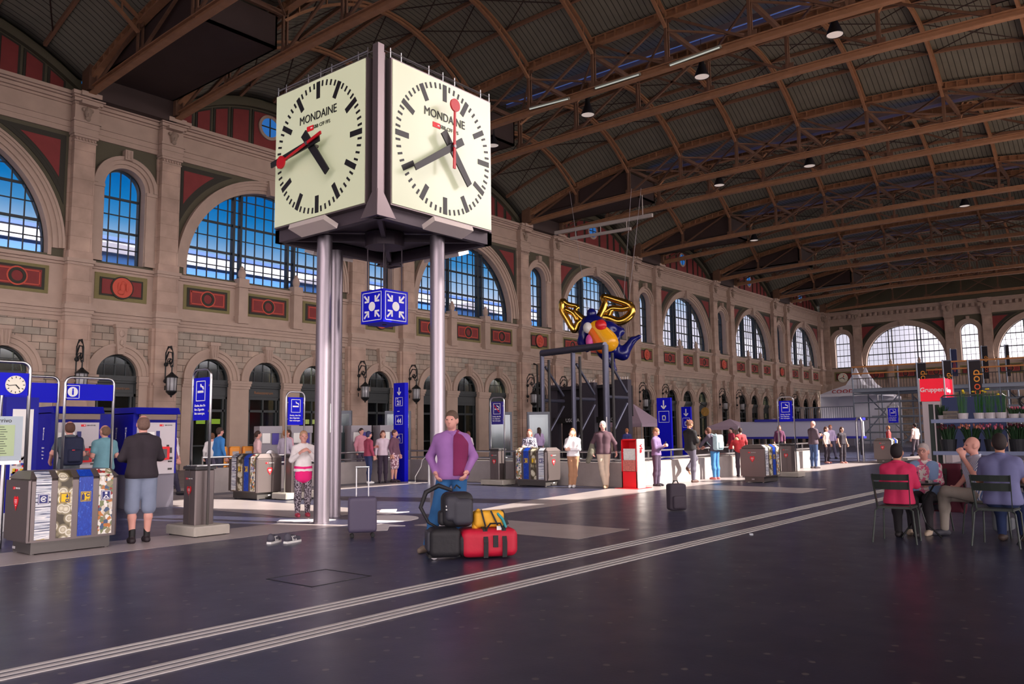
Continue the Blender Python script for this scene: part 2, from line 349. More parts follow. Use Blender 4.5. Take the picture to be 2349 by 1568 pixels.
def build_hall():
    # ---- walls
    for side in ('left','far'):
        mb = MB(); XMAX = 106.2
        if side == 'left':
            nar = [XN+PER*k for k in range(-1,6)]; wid = [XW+PER*k for k in range(-2,6)]; lo, hi = -10.5, XMAX
        else:   # far wall in local coordinates u = 36 - Y
            nar = [36-33.6, 36-19.4, 36-5.1]; wid = [36-26.4, 36-12.2]; lo, hi = 0, 36.6
        smallops = [(c,.93,4.2,0) for c in nar]+[(c+d,1.0,4.2,0) for c in wid for d in (-3.0,0,3.0)]
        upops = [(c,.93,12.5,9.1) for c in nar]+[(c,4.5,9.35,9.1) for c in wid]
        if side == 'left': smallops=[o for o in smallops if o[0]>lo+1]; upops=[o for o in upops if o[0]-o[1]>lo]
        if side == 'far': smallops = []
        mb.mi=0; panel_wall(mb,lo,hi,0,6.6,smallops,0,.8)
        mb.mi=1; mb.box((lo,0,6.6),(hi,.8,9.0))
        mb.mi=2; panel_wall(mb,lo,hi,9.0,14.4,upops,0,.8)
        mb.mi=1; mb.box((lo,0,14.4),(hi,.8,16.1))
        w = mb.build('wall_'+side, [ASH,SMOOTH,PLAST]); w.location = (0,YF,0) if side=='left' else (106.2,36,0)
        if side == 'far': w.rotation_euler = (0,0,-PI/2)
        struct(w)
        # ---- continuous mouldings
        pil = ([XN+PER*k+d for k in range(-1,6) for d in (-1.93,1.93)]+[104.9]) if side=='left' else [c+d for c in nar for d in (-1.93,1.93)]
        pil = [p for p in pil if lo+.4 < p < hi-.4]
        mb = MB()
        def run(z0,z1,d,pd):
            mb.box((lo,-d,z0),(hi,.02,z1))
            for p in pil: mb.box((p-.5-pd*.6,-.4-pd,z0),(p+.5+pd*.6,.02,z1))
        run(6.35,6.55,.06,.02); run(6.55,6.68,.14,.07); run(6.68,6.82,.2,.14); run(6.82,7.0,.3,.22)
        run(7.0,7.12,.12,.05); run(8.72,8.82,.1,.05); run(8.82,8.97,.22,.13)
        o = mb.build('trim_1' if side=='left' else 'trim_2', SMOOTH); o.location=w.location; o.rotation_euler=w.rotation_euler; struct(o)
        mb = MB()
        run(14.4,14.62,.08,.02); run(14.62,14.86,.12,.05); run(14.86,14.96,.18,.12)
        mb.box((lo,-.05,14.96),(hi,.02,15.6))
        for p in pil: mb.box((p-.5,-.42,14.96),(p+.5,.02,15.6))
        run(15.6,15.7,.14,.06); run(15.7,15.84,.26,.16); run(15.84,15.92,.4,.26); run(15.92,16.08,.52,.36)
        if side == 'far':
            u = .4
            while u < hi: mb.box((u,-.5,15.25),(u+.28,0,15.65)); mb.cyl((u,-.42,15.3),(u+.28,-.42,15.3),.1,n=8); u += .62
        o = mb.build('trim_3' if side=='left' else 'trim_4', SMOOTH); o.location=w.location; o.rotation_euler=w.rotation_euler; struct(o)
        # ---- pilasters (one template)
        if side == 'left':
            pm = MB()
            pm.mi=0; pm.box((-.5,-.4,7.0),(.5,.02,8.72)); pm.box((-.62,-.3,0),(.62,.02,6.35)); pm.box((-.5,-.42,0),(.5,.02,6.35)); pm.box((-.56,-.46,3.8),(.56,.02,3.92)); pm.box((-.55,-.46,0),(.55,0,.9))
            pm.box((-.44,-.38,9.3),(.44,.02,14.2)); pm.box((-.5,-.44,8.97),(.5,.02,9.3)); pm.box((-.54,-.1,9.0),(.54,.02,14.2))
            pm.mi=1; pm.box((-.47,-.42,14.0),(.47,.02,14.06)); pm.box((-.5,-.46,14.2),(.5,.02,14.3)); pm.box((-.54,-.5,14.3),(.54,.02,14.42))
            for i in range(7): pm.box((-.42+i*.13,-.44,14.08),(-.36+i*.13,-.36,14.18))
            pm.mi=2; pm.ell((0,-.5,15.3),(.16,.14,.26)); pm.ell((0,-.5,15.02),(.12,.1,.12)); pm.ell((-.16,-.46,15.42),(.09,.08,.09)); pm.ell((.16,-.46,15.42),(.09,.08,.09)); pm.tube([(0,-.45,14.98),(0,-.6,15.2),(0,-.5,15.5)],.07,6)
            pm.mi=1; pm.box((-.36,-.74,15.58),(.36,0,15.72)); pm.box((-.42,-.84,15.9),(.42,0,16.1))
            P0 = pm.build('trim_5',[STONE,SMOOTH,mat('grey_carved_stone',S(150,132,118),.9,noise=.3,nscale=9,bump=.8)]); struct(P0)
            first=True
            for i,p in enumerate(pil):
                q = P0 if first else dup(P0); first=False; q.name='trim_%d'%(20+i); q.location=(p,YF,0)
        else:
            for i,p in enumerate(pil): q=dup(P0); q.name='trim_%d'%(60+i); q.location=(106.2,36-p,0); q.rotation_euler=(0,0,-PI/2)
        # ---- bays
        if side == 'left':
            TW = tmpl_wide(); TN = tmpl_narrow(); tw={k:v[0].build('trim_w_'+k,v[1],smooth=False) for k,v in TW.items()}; tn={k:v[0].build('trim_n_'+k,v[1]) for k,v in TN.items()}
            wb=MB(); window_bars(wb,4.5,9.35,9.1,True); wg=MB(); arch_pane(wg,4.48,9.35,9.12,.44,.455)
            WB = struct(thing('window_1',None,None)); wb.build('glazing_bars',FRAME,WB); wg.build('glass_pane',WGLASS,WB)
            nb=MB(); window_bars(nb,.93,12.5,9.1,False); ng=MB(); arch_pane(ng,.92,12.5,9.12,.44,.455)
            WN = struct(thing('window_2',None,None)); nb.build('glazing_bars',FRAME,WN); ng.build('glass_pane',WGLASS,WN)
            used=set()
        tn_i = [0]
        rz = 0 if side=='left' else -PI/2
        def place(o,u,nm,sc=None):
            q = o if id(o) not in used else dup(o)
            used.add(id(o)); q.name = nm; q.location = (u,YF,0) if side=='left' else (106.2,36-u,0); q.rotation_euler=(0,0,rz)
            if sc: q.scale=(sc,1,1)
            return q
        B = 100 if side=='left' else 200
        for i,c in enumerate(wid):
            s = None
            if c-5 < lo and side=='left': continue
            for k in ('stone','panels','gable'):
                if side=='far' and k=='gable': continue
                struct(place(tw[k],c,'trim_%d'%(B+i*3+('stone','panels','gable').index(k)),s))
            place(WB,c,'window_%d'%(B//100*20+i),s)
        for i,c in enumerate(nar):
            for k in ('stone','panels'): struct(place(tn[k],c,'trim_%d'%(B+50+i*2+('stone','panels').index(k))))
            place(WN,c,'window_%d'%(B//100*20+10+i))
        if side=='left':
            f,g = door_tmpl(1.0); D1 = struct(thing('door_1',None,None)); f.build('joinery',DOORM,D1); g.build('glass',DGLASS,D1)
            f,g = door_tmpl(.93); D2 = struct(thing('door_2',None,None)); f.build('joinery',DOORM,D2); g.build('glass',DGLASS,D2)
            n=0
            for i,c in enumerate(wid):
                if c-5 < lo: continue
                for d in (-3.0,0,3.0):
                    q = D1 if n==0 else dup(D1); q.name='door_%d'%(10+n); q.location=(c+d,YF,0); n+=1
                    if i==2 and d==0: text('Reisezentrum',.2,GOLDT,q,(0,.17,3.65))
            for i,c in enumerate(nar):
                q = D2 if i==0 else dup(D2); q.name='door_%d'%(50+i); q.location=(c,YF,0)
                if i==1: text('Bahnreisezentrum',.17,GOLDT,q,(0,.17,3.65))
            # rooms behind the doors, with warm point lights added to brighten them
            for i,c in enumerate(wid):
                if c<lo+5 or i>6: continue
                l=bpy.data.lights.new('room_fill_light','POINT'); l.energy=320; l.color=(1,.85,.6); l.shadow_soft_size=.3; lo_=bpy.data.objects.new('room_fill_light',l); COL.objects.link(lo_); lo_.location=(c+1.5,38.3,5.2)
            mb=MB(); mb.box((-10.5,39.8,0),(106,40.0,6.5)); o=mb.build('wall_interior',mat('dim_interior_wall',S(92,78,62),.9,noise=.3,nscale=.6)); struct(o)
            mb=MB(); mb.box((-10.5,36.8,6.4),(106,40.0,6.6)); o=mb.build('ceiling_interior',mat('interior_ceiling',S(120,110,95),.9)); struct(o)
            mb=MB()
            for k in range(-10,106,5): mb.box((k-.06,36.85,0),(k+.06,39.8,6.4))
            o=mb.build('wall_partition',mat('dim_interior_wall')); struct(o)
    # ---- neighbouring building seen through the upper windows
    nb = thing('neighbouring_building','long blue glazed building with white fascia seen outside the tall windows','building',(0,0,0))
    mb=MB(); mb.box((-20,46,0),(62,60,11.75)); mb.build('facade',mat('blue_facade',S(40,96,160),.4),nb)
    mb=MB(); mb.box((-20,45.8,11.75),(62,60,12.42)); mb.build('fascia',mat('pale_fascia',S(168,172,186),.6),nb)
    mb=MB(); mb.box((-20,45.7,12.42),(62,60,12.62)); mb.build('roof_edge',mat('dark_blue_roof_edge',S(30,70,130),.5),nb)
# ------------------------------------------------------------------ organic surfaces: smooth unions of round cones, turned into one continuous mesh
def _prim(p, X, Y, Z):
    k = p[0].lstrip('-')
    if k == 'c':
        a = np.array(p[1], float); b = np.array(p[2], float); ra, rb = p[3], p[4]; ba = b-a; l2 = max(1e-9, ba@ba)
        t = np.clip(((X-a[0])*ba[0]+(Y-a[1])*ba[1]+(Z-a[2])*ba[2])/l2, 0, 1)
        return np.sqrt((X-a[0]-ba[0]*t)**2+(Y-a[1]-ba[1]*t)**2+(Z-a[2]-ba[2]*t)**2)-(ra+(rb-ra)*t)
    if k == 'e':
        c, r = p[1], p[2]; dx, dy, dz = X-c[0], Y-c[1], Z-c[2]
        if len(p) > 3 and p[3] is not None:
            R = p[3]; dx, dy, dz = R[0][0]*dx+R[1][0]*dy+R[2][0]*dz, R[0][1]*dx+R[1][1]*dy+R[2][1]*dz, R[0][2]*dx+R[1][2]*dy+R[2][2]*dz
        k0 = np.sqrt((dx/r[0])**2+(dy/r[1])**2+(dz/r[2])**2)+1e-9; k1 = np.sqrt((dx/r[0]**2)**2+(dy/r[1]**2)**2+(dz/r[2]**2)**2)+1e-9
        return k0*(k0-1)/k1
    if k == 'b':
        c, h, r = p[1], p[2], p[3]; qx, qy, qz = np.abs(X-c[0])-h[0], np.abs(Y-c[1])-h[1], np.abs(Z-c[2])-h[2]
        return np.sqrt(np.maximum(qx,0)**2+np.maximum(qy,0)**2+np.maximum(qz,0)**2)+np.minimum(np.maximum(qx,np.maximum(qy,qz)),0)-r
def _bounds(p):
    k = p[0].lstrip('-')
    if k == 'c':
        a = np.array(p[1]); b = np.array(p[2]); r = max(p[3], p[4]); return np.minimum(a,b)-r, np.maximum(a,b)+r
    if k == 'e': m = max(p[2]) if len(p) > 3 else None; r = np.array([m]*3 if m else p[2]); return np.array(p[1])-r, np.array(p[1])+r
    r = np.array(p[2])+p[3]; return np.array(p[1])-r, np.array(p[1])+r
def sdf_mesh(name, prims, vox, k, mt, parent, label=None, offset=None):
    pos = [p for p in prims if p[0][0] != '-']; neg = [p for p in prims if p[0][0] == '-']
    B = [_bounds(p) for p in pos]; lo = np.min([b[0] for b in B], 0)-2.5*vox; hi = np.max([b[1] for b in B], 0)+2.5*vox
    n = np.ceil((hi-lo)/vox).astype(int)+1
    ax = [lo[i]+vox*np.arange(n[i]) for i in range(3)]
    D = np.full(tuple(n), 9.0, dtype=np.float32); m = k+3*vox
    for p, (a, b) in [(q, _bounds(q)) for q in pos]+[(q, _bounds(q)) for q in neg]:
        i0 = np.maximum(0, np.floor((a-m-lo)/vox).astype(int)); i1 = np.minimum(n, np.ceil((b+m-lo)/vox).astype(int)+1)
        if (i1 <= i0).any(): continue
        sl = tuple(slice(i0[j], i1[j]) for j in range(3))
        X, Y, Z = np.meshgrid(ax[0][sl[0]], ax[1][sl[1]], ax[2][sl[2]], indexing='ij', sparse=True)
        d = _prim(p, X, Y, Z).astype(np.float32); o = D[sl]
        if p[0][0] == '-': D[sl] = np.maximum(o, -d)
        else:
            kk = k if p[0]=='c' or k < .03 else k*.6
            h = np.maximum(kk-np.abs(o-d), 0)/max(kk,1e-6); D[sl] = np.minimum(o, d)-h*h*kk*.25
    ins = D < 0
    s = [slice(None,-1), slice(1,None)]
    cnt = np.zeros(tuple(n-1), np.int8)
    for i in (0,1):
        for j in (0,1):
            for l in (0,1): cnt += ins[s[i],s[j],s[l]]
    act = (cnt > 0) & (cnt < 8); idx = np.full(act.shape, -1, np.int64); C = np.argwhere(act); idx[act] = np.arange(len(C))
    acc = np.zeros((len(C),3)); num = np.zeros(len(C))
    cor = [(i,j,l) for i in (0,1) for j in (0,1) for l in (0,1)]
    vals = {c: D[C[:,0]+c[0], C[:,1]+c[1], C[:,2]+c[2]] for c in cor}
    for c in cor:
        for a in range(3):
            if c[a]: continue
            c2 = list(c); c2[a] = 1; v0, v1 = vals[c], vals[tuple(c2)]; x = (v0 < 0) != (v1 < 0)
            t = np.where(x, v0/(v0-v1+1e-12), 0); P = np.zeros((len(C),3)); P[:] = c; P[:,a] = t
            acc[x] += P[x]; num[x] += 1
    V = lo+(C+acc/np.maximum(num,1)[:,None])*vox
    F = []
    for a in range(3):
        b, c = (a+1)%3, (a+2)%3
        sA = [slice(None)]*3; sA[a] = slice(None,-1); sB = [slice(None)]*3; sB[a] = slice(1,None)
        E = np.argwhere(ins[tuple(sA)] != ins[tuple(sB)]); E = E[(E[:,b] > 0) & (E[:,c] > 0) & (E[:,b] < n[b]-1) & (E[:,c] < n[c]-1)]
        if not len(E): continue
        fl = ins[E[:,0],E[:,1],E[:,2]]
        q = []
        for db, dc in ((1,1),(0,1),(0,0),(1,0)):
            G = E.copy(); G[:,b] -= db; G[:,c] -= dc; q.append(idx[G[:,0],G[:,1],G[:,2]])
        Q = np.stack(q, 1); Q[~fl] = Q[~fl][:, ::-1]; F.append(Q)
    F = np.concatenate(F); F = F[(F >= 0).all(1)]
    me = bpy.data.meshes.new(name); me.vertices.add(len(V)); me.vertices.foreach_set('co', V.astype(np.float32).ravel())
    me.loops.add(len(F)*4); me.loops.foreach_set('vertex_index', F.astype(np.int32).ravel())
    me.polygons.add(len(F)); me.polygons.foreach_set('loop_start', np.arange(0,len(F)*4,4,dtype=np.int32)); me.polygons.foreach_set('loop_total', np.full(len(F),4,np.int32))
    me.update(); me.validate(); me.polygons.foreach_set('use_smooth', np.ones(len(me.polygons),bool)); me.materials.append(mt)
    o = bpy.data.objects.new(name, me); COL.objects.link(o)
    if parent is not None: o.parent = parent
    if label: o['label'] = label
    return o
YN = [35.0,31.1,27.0,23.3,19.65,15.95,12.3,8.6,4.6,0.6]
ORD = ['first','second','third','fourth','fifth','sixth','seventh','eighth']
def deckmat():
    m = bpy.data.materials.new('grey_roof_boarding'); m.use_nodes=True; nt=m.node_tree; L=nt.links.new; bs=nt.nodes['Principled BSDF']
    tc=N(nt,'ShaderNodeTexCoord'); sp=N(nt,'ShaderNodeSeparateXYZ'); L(tc.outputs['Object'],sp.inputs[0])
    d=N(nt,'ShaderNodeMath',operation='MULTIPLY'); L(sp.outputs[1],d.inputs[0]); d.inputs[1].default_value=1/.26
    fr=N(nt,'ShaderNodeMath',operation='FRACT'); L(d.outputs[0],fr.inputs[0])
    lt=N(nt,'ShaderNodeMath',operation='LESS_THAN'); L(fr.outputs[0],lt.inputs[0]); lt.inputs[1].default_value=.14
    nz=N(nt,'ShaderNodeTexNoise'); nz.inputs['Scale'].default_value=1.5; L(tc.outputs['Object'],nz.inputs['Vector'])
    cr=N(nt,'ShaderNodeMix'); cr.data_type='RGBA'; cr.inputs[6].default_value=(*S(112,112,100),1); cr.inputs[7].default_value=(*S(136,134,120),1); L(nz.outputs['Fac'],cr.inputs[0])
    mx=N(nt,'ShaderNodeMix'); mx.data_type='RGBA'; L(lt.outputs[0],mx.inputs[0]); L(cr.outputs[2],mx.inputs[6]); mx.inputs[7].default_value=(*S(60,58,50),1)
    L(mx.outputs[2],bs.inputs['Base Color']); bs.inputs['Roughness'].default_value=.8
    return m
def build_roof():
    DECK = deckmat()
    X0 = XN-PER*2+1.9                      # -11.25
    # deck: one surface following the vaults
    xs=[]; x=X0
    vs=[]; fs=[]
    cols=[]
    def zat(xx):
        # returns bump height
        k = (xx-XW)/PER; u = xx-(XW+PER*round(k))
        return 2.0*(1-(u/5.55)**2) if abs(u)<5.55 else 0.0
    x=-10.0
    while x<=106.3: xs.append(x); x+=.75
    ys=[-1.0+37.3*i/40 for i in range(41)]
    mb=MB(); n=len(ys)
    for X in xs:
        for Y in ys: mb.v.append((X,Y,TC(min(Y,35.7) if Y>17 else max(Y,0))+.12+zat(X)))
    for i in range(len(xs)-1):
        for j in range(n-1): mb.f.append((i*n+j,i*n+j+1,(i+1)*n+j+1,(i+1)*n+j)); mb.m.append(0)
    o=mb.build('ceiling',DECK,smooth=True); struct(o)
    sol=o.modifiers.new('s','SOLIDIFY'); sol.thickness=.15; sol.offset=1
    # rafters running across the hall under the boarding
    n=0; rmats=mat('rust_purlin_paint',S(140,104,82),.7,noise=.2)
    for k in range(-2,6):
        for t in (-.7,-.35,0,.35,.7):
            X=XW+PER*k+5.55*t
            if X<-10 or X>106: continue
            mb=MB(); P=[(X,Y,TC(Y)+.03+2.0*(1-t*t)) for Y in [0.2+35.6*i/24 for i in range(25)]]
            for a,b in zip(P,P[1:]): mb.bar(a,b,.14,.16)
            o=mb.build('trim_%d'%(300+n),rmats); struct(o); n+=1
    for k in range(-1,6):                  # dark wind bracing rods below the boarding
        mb=MB()
        for a,b in zip(YN,YN[1:]):
            for t0,t1 in ((-.7,-.35),(-.35,0),(0,.35),(.35,.7)):
                A=(XW+PER*k+5.55*t0,a,TC(a)+2*(1-t0*t0)-.02); B=(XW+PER*k+5.55*t1,b,TC(b)+2*(1-t1*t1)-.02)
                C=(XW+PER*k+5.55*t0,b,TC(b)+2*(1-t0*t0)-.02); D=(XW+PER*k+5.55*t1,a,TC(a)+2*(1-t1*t1)-.02)
                mb.cyl(A,B,.03,n=4); mb.cyl(C,D,.03,n=4)
        struct(mb.build('trim_%d'%(360+k+1),DKSTEEL))
    # ---- trusses
    gus=MB()
    f=MB()
    ch=MB()
    def chord(m,fn,w,h,N0=27):
        ysx=[0.3+35.3*i/N0 for i in range(N0+1)]
        for a,b in zip(ysx,ysx[1:]):
            m.bar((0,a,fn(a)),(0,b+.01,fn(b)),w,.05); m.bar((0,a,fn(a)-h),(0,b+.01,fn(b)-h),w,.05); m.bar((0,a,fn(a)-h/2),(0,b+.01,fn(b)-h/2),.08,h)
    chord(ch,lambda y:BC(y)+.12,.3,.24)
    tc=MB(); chord(tc,lambda y:TC(y),.34,.3)
    for a in [i*.5+.4 for i in range(70)]: tc.cbox((0,a,TC(a)-.15),(.36,.05,.3))
    web=MB()
    for y in YN[1:-1]:
        for d in (-.09,.09): web.bar((d,y,BC(y)+.1),(d,y,TC(y)-.2),.07,.12,up=(0,1,0))
    half=[YN[i:i+2] for i in range(9)]
    for i,(a,b) in enumerate(half):
        mid=(a+b)/2
        if mid>17.8+1: web.bar((0,a,BC(a)+.1),(0,b,TC(b)-.2),.1,.1)
        elif mid<17.8-1: web.bar((0,b,BC(b)+.1),(0,a,TC(a)-.2),.1,.1)
        else: web.bar((0,a,BC(a)+.1),(0,b,TC(b)-.2),.1,.1); web.bar((0,b,BC(b)+.1),(0,a,TC(a)-.2),.1,.1)
    for y in YN: web.cbox((0,y,BC(y)+.2),(.04,.5,.42)); web.cbox((0,y,TC(y)-.3),(.04,.45,.36))
    for s in (0.5,35.3): web.cbox((0,s,16.7),(.5,.7,1.1))
    proto=None; n=0
    for k in range(-1,7):
        for s in (-1.93,1.93):
            X=XN+PER*k+s
            if X>105.5: continue
            lab='rust-brown riveted roof truss, %s of the pair resting on the %s pair of wall pilasters'%('nearer' if s<0 else 'farther',ORD[k+1])
            if proto is None:
                proto=thing('roof_truss',lab,'truss',(X,0,0),0,'roof trusses'); ch.build('bottom_chord',RUST,proto); tc.build('top_chord',RUST,proto); web.build('web_members',RUST_SHADED,proto)
            else: dup(proto,(X,0,0),label=lab)
    # ---- arched purlin girders
    pm=MB(); K=16
    lo=[(5.55*(-1+2*i/K),18.35-19.05+2.45*(1-(-1+2*i/K)**2)) for i in range(K+1)]
    hi=[(5.55*(-1+2*i/K),-.05+2.0*(1-(-1+2*i/K)**2)-.05) for i in range(K+1)]
    for P in (lo,hi):
        for a,b in zip(P,P[1:]): pm.bar((a[0],0,a[1]),(b[0],0,b[1]),.11,.13,up=(0,1,0))
    for i in range(1,K,2):
        if hi[i][1]-lo[i][1]>.15: pm.bar((lo[i][0],0,lo[i][1]),(hi[i][0],0,hi[i][1]),.06)
    PP=pm.build('arched_purlin',RUST); first=True
    for k in range(-1,6):
        for y in YN[1:-1]:
            q=PP if first else dup(PP); first=False
            q.location=(XW+PER*k,y,TC(y)); tag(q,'rust-brown arched purlin girder under the boarding of the %s roof bay from the near end'%ORD[k+1],'purlin','arched purlins of roof bay %d'%(k+2))
    # ---- struts, deck walls and skylight in the narrow bays
    sm=MB()
    for y in YN[1:-1]:
        sm.bar((-1.93,y,18.3),(1.93,y,18.3),.16,.2)
    for a,b in zip(YN[1:-1],YN[2:-1]):
        sm.bar((-1.93,a,18.25),(1.93,b,18.25),.08); sm.bar((1.93,a,18.25),(-1.93,b,18.25),.08)
    sm0=None
    dk=MB(); 
    for (a,b) in ((27.2,35.6),(0.2,4.6)):
        dk.box((-1.7,a,16.85),(1.7,b,16.95)); dk.box((-1.7,a,16.85),(-1.62,b,18.2)); dk.box((1.62,a,16.85),(1.7,b,18.2))
    dk.box((-1.7,27.2,16.85),(1.7,27.3,18.2)); dk.box((-1.9,35.2,15.9),(1.9,36.3,17.6))
    sk=MB(); sk.box((.25,5.5,18.7),(.6,26.8,18.76)); fr=MB()
    for u in (.15,.65): fr.box((u,5.4,18.55),(u+.08,26.9,18.8))
    for i,k in enumerate(range(-1,6)):
        if sm0 is None:
            sm0=struct(sm.build('trim_400',RUST_SHADED)); dk0=struct(dk.build('trim_420',mat('dark_sheet_cladding',S(62,48,46),.8,noise=.2,nscale=1)))
            sk0=struct(thing('window_90',None,None)); sk.build('skylight_pane',mat('skylight_sky_glow',S(90,120,190),.3,emit=.35,ecol=S(90,120,200)),sk0); fr.build('skylight_frame',mat('pale_skylight_frame',S(120,110,120),.5),sk0)  # pane glows blue under the closed deck in place of sky light
            a,b,c=sm0,dk0,sk0
        else: a,b,c=dup(sm0),dup(dk0),dup(sk0); a.name='trim_%d'%(400+i); b.name='trim_%d'%(420+i); c.name='window_%d'%(90+i)
        for o in (a,b,c): o.location=(XN+PER*k,0,0)
    # ---- tube lights on the third truss
    tl=MB(); tl.box((-.06,-1.15,-.05),(.06,1.15,.05)); tt=MB(); tt.cyl((-.06,-1.1,-.05),(-.06,1.1,-.05),.03,n=8)
    T=thing('tube_light','slim white fluorescent tube fixed to the side of the nearest wide roof truss bottom chord','light',(0,0,0),0,'tube lights on the truss')
    tl.build('housing',mat('pale_lamp_housing',S(150,150,140),.5),T); tt.build('tube',mat('lamp_tube',S(220,230,220),.4,emit=.35),T)
    for i,(y,lab) in enumerate(((22.0,'leftmost of the three'),(18.3,'middle of the three'),(14.6,'rightmost of the three'))):
        q=T if i==0 else dup(T); q.location=(29.72,y,BC(y)); q.rotation_euler=(math.atan(.012*(y-17.8)),0,0)
        q['label']='slim white tube light on the truss above the clock, '+lab
    # ---- pendant lamps
    P=thing('pendant_lamp','x','lamp',(0,0,0),0,'bell pendant lamps under the roof')
    m=MB(); m.lathe([(.04,.95),(.1,.93),(.12,.6),(.13,.55),(.16,.45),(.3,.1),(.34,0),(.33,-.02),(.28,.06),(.15,.38),(.0,.4)],n=20); m.build('lamp_shade',mat('black_lamp_shade',S(22,20,22),.5),P,smooth=40)
    m=MB(); m.lathe([(.3,.0),(.29,.05),(.001,.07)],n=20); m.lathe([(.3,0),(.001,.005)],n=20); m.build('diffuser',mat('lamp_diffuser',S(235,225,220),.3,emit=.2),P)
    m=MB(); m.cyl((0,0,.9),(0,0,1.7),.015,n=6); m.build('suspension_rod',DKSTEEL,P)
    spots=[(31.85,27.3,16.45),(31.85,21.3,16.55),(31.85,15.35,16.7),(31.85,9.7,16.75),(46.85,21.7,16.6),(46.85,16.1,16.6),(61.85,25.9,16.4),(16.85,19.3,16.9),(61.85,11.0,16.4)]
    for i,(x,y,z) in enumerate(spots):
        q=P if i==0 else dup(P); q.location=(x,y,z)
        q['label']='black bell pendant lamp under %s narrow roof bay, number %d from the left wall'%(ORD[int((x-1.85)/15)], [s for s in spots if s[0]==x].index((x,y,z))+1)
        l=bpy.data.lights.new('lamp_glow','SPOT'); l.energy=120; l.spot_size=math.radians(110); l.spot_blend=.6; l.shadow_soft_size=.25; l.color=(1,.86,.72)
        lo=bpy.data.objects.new('lamp_glow',l); COL.objects.link(lo); lo.location=(x,y,z-.1)

def poly_floor(name, polys, z, mt, kind='structure'):
    mb=MB()
    for p in polys: mb.prism(p, z-.004, z, 'xy')
    o=mb.build(name,mt); struct(o); return o
def floormat(name, c0, c1, speck, rough, sp=True):
    m=bpy.data.materials.new(name); m.use_nodes=True; nt=m.node_tree; L=nt.links.new; bs=nt.nodes['Principled BSDF']
    tc=N(nt,'ShaderNodeTexCoord'); nz=N(nt,'ShaderNodeTexNoise'); nz.inputs['Scale'].default_value=1.3; nz.inputs['Detail'].default_value=8; L(tc.outputs['Object'],nz.inputs['Vector'])
    mx=N(nt,'ShaderNodeMix'); mx.data_type='RGBA'; mx.inputs[6].default_value=(*c0,1); mx.inputs[7].default_value=(*c1,1); L(nz.outputs['Fac'],mx.inputs[0])
    out=mx.outputs[2]
    if sp:
        vo=N(nt,'ShaderNodeTexVoronoi'); vo.voronoi_dimensions='2D'; vo.inputs['Scale'].default_value=3.6; L(tc.outputs['Object'],vo.inputs['Vector'])
        lt=N(nt,'ShaderNodeMath',operation='LESS_THAN'); L(vo.outputs['Distance'],lt.inputs[0]); lt.inputs[1].default_value=.085
        sc=N(nt,'ShaderNodeSeparateColor'); L(vo.outputs['Color'],sc.inputs[0]); gt=N(nt,'ShaderNodeMath',operation='GREATER_THAN'); L(sc.outputs[0],gt.inputs[0]); gt.inputs[1].default_value=.5
        mm=N(nt,'ShaderNodeMath',operation='MULTIPLY'); L(lt.outputs[0],mm.inputs[0]); L(gt.outputs[0],mm.inputs[1])
        ms=N(nt,'ShaderNodeMath',operation='MULTIPLY'); L(mm.outputs[0],ms.inputs[0]); ms.inputs[1].default_value=.75
        m2=N(nt,'ShaderNodeMix'); m2.data_type='RGBA'; L(ms.outputs[0],m2.inputs[0]); L(out,m2.inputs[6]); m2.inputs[7].default_value=(*speck,1); out=m2.outputs[2]
    L(out,bs.inputs['Base Color'])
    n3=N(nt,'ShaderNodeTexNoise'); n3.inputs['Scale'].default_value=2.2; n3.inputs['Detail'].default_value=5; L(tc.outputs['Object'],n3.inputs['Vector'])
    mr=N(nt,'ShaderNodeMapRange'); mr.inputs[3].default_value=rough-.07; mr.inputs[4].default_value=rough+.1; L(n3.outputs['Fac'],mr.inputs[0]); L(mr.outputs[0],bs.inputs['Roughness'])
    n4=N(nt,'ShaderNodeTexNoise'); n4.inputs['Scale'].default_value=30; L(tc.outputs['Object'],n4.inputs['Vector'])
    bp=N(nt,'ShaderNodeBump'); bp.inputs['Strength'].default_value=.12; bp.inputs['Distance'].default_value=.004; L(n4.outputs['Fac'],bp.inputs['Height']); L(bp.outputs['Normal'],bs.inputs['Normal'])
    MATS[name]=m; return m
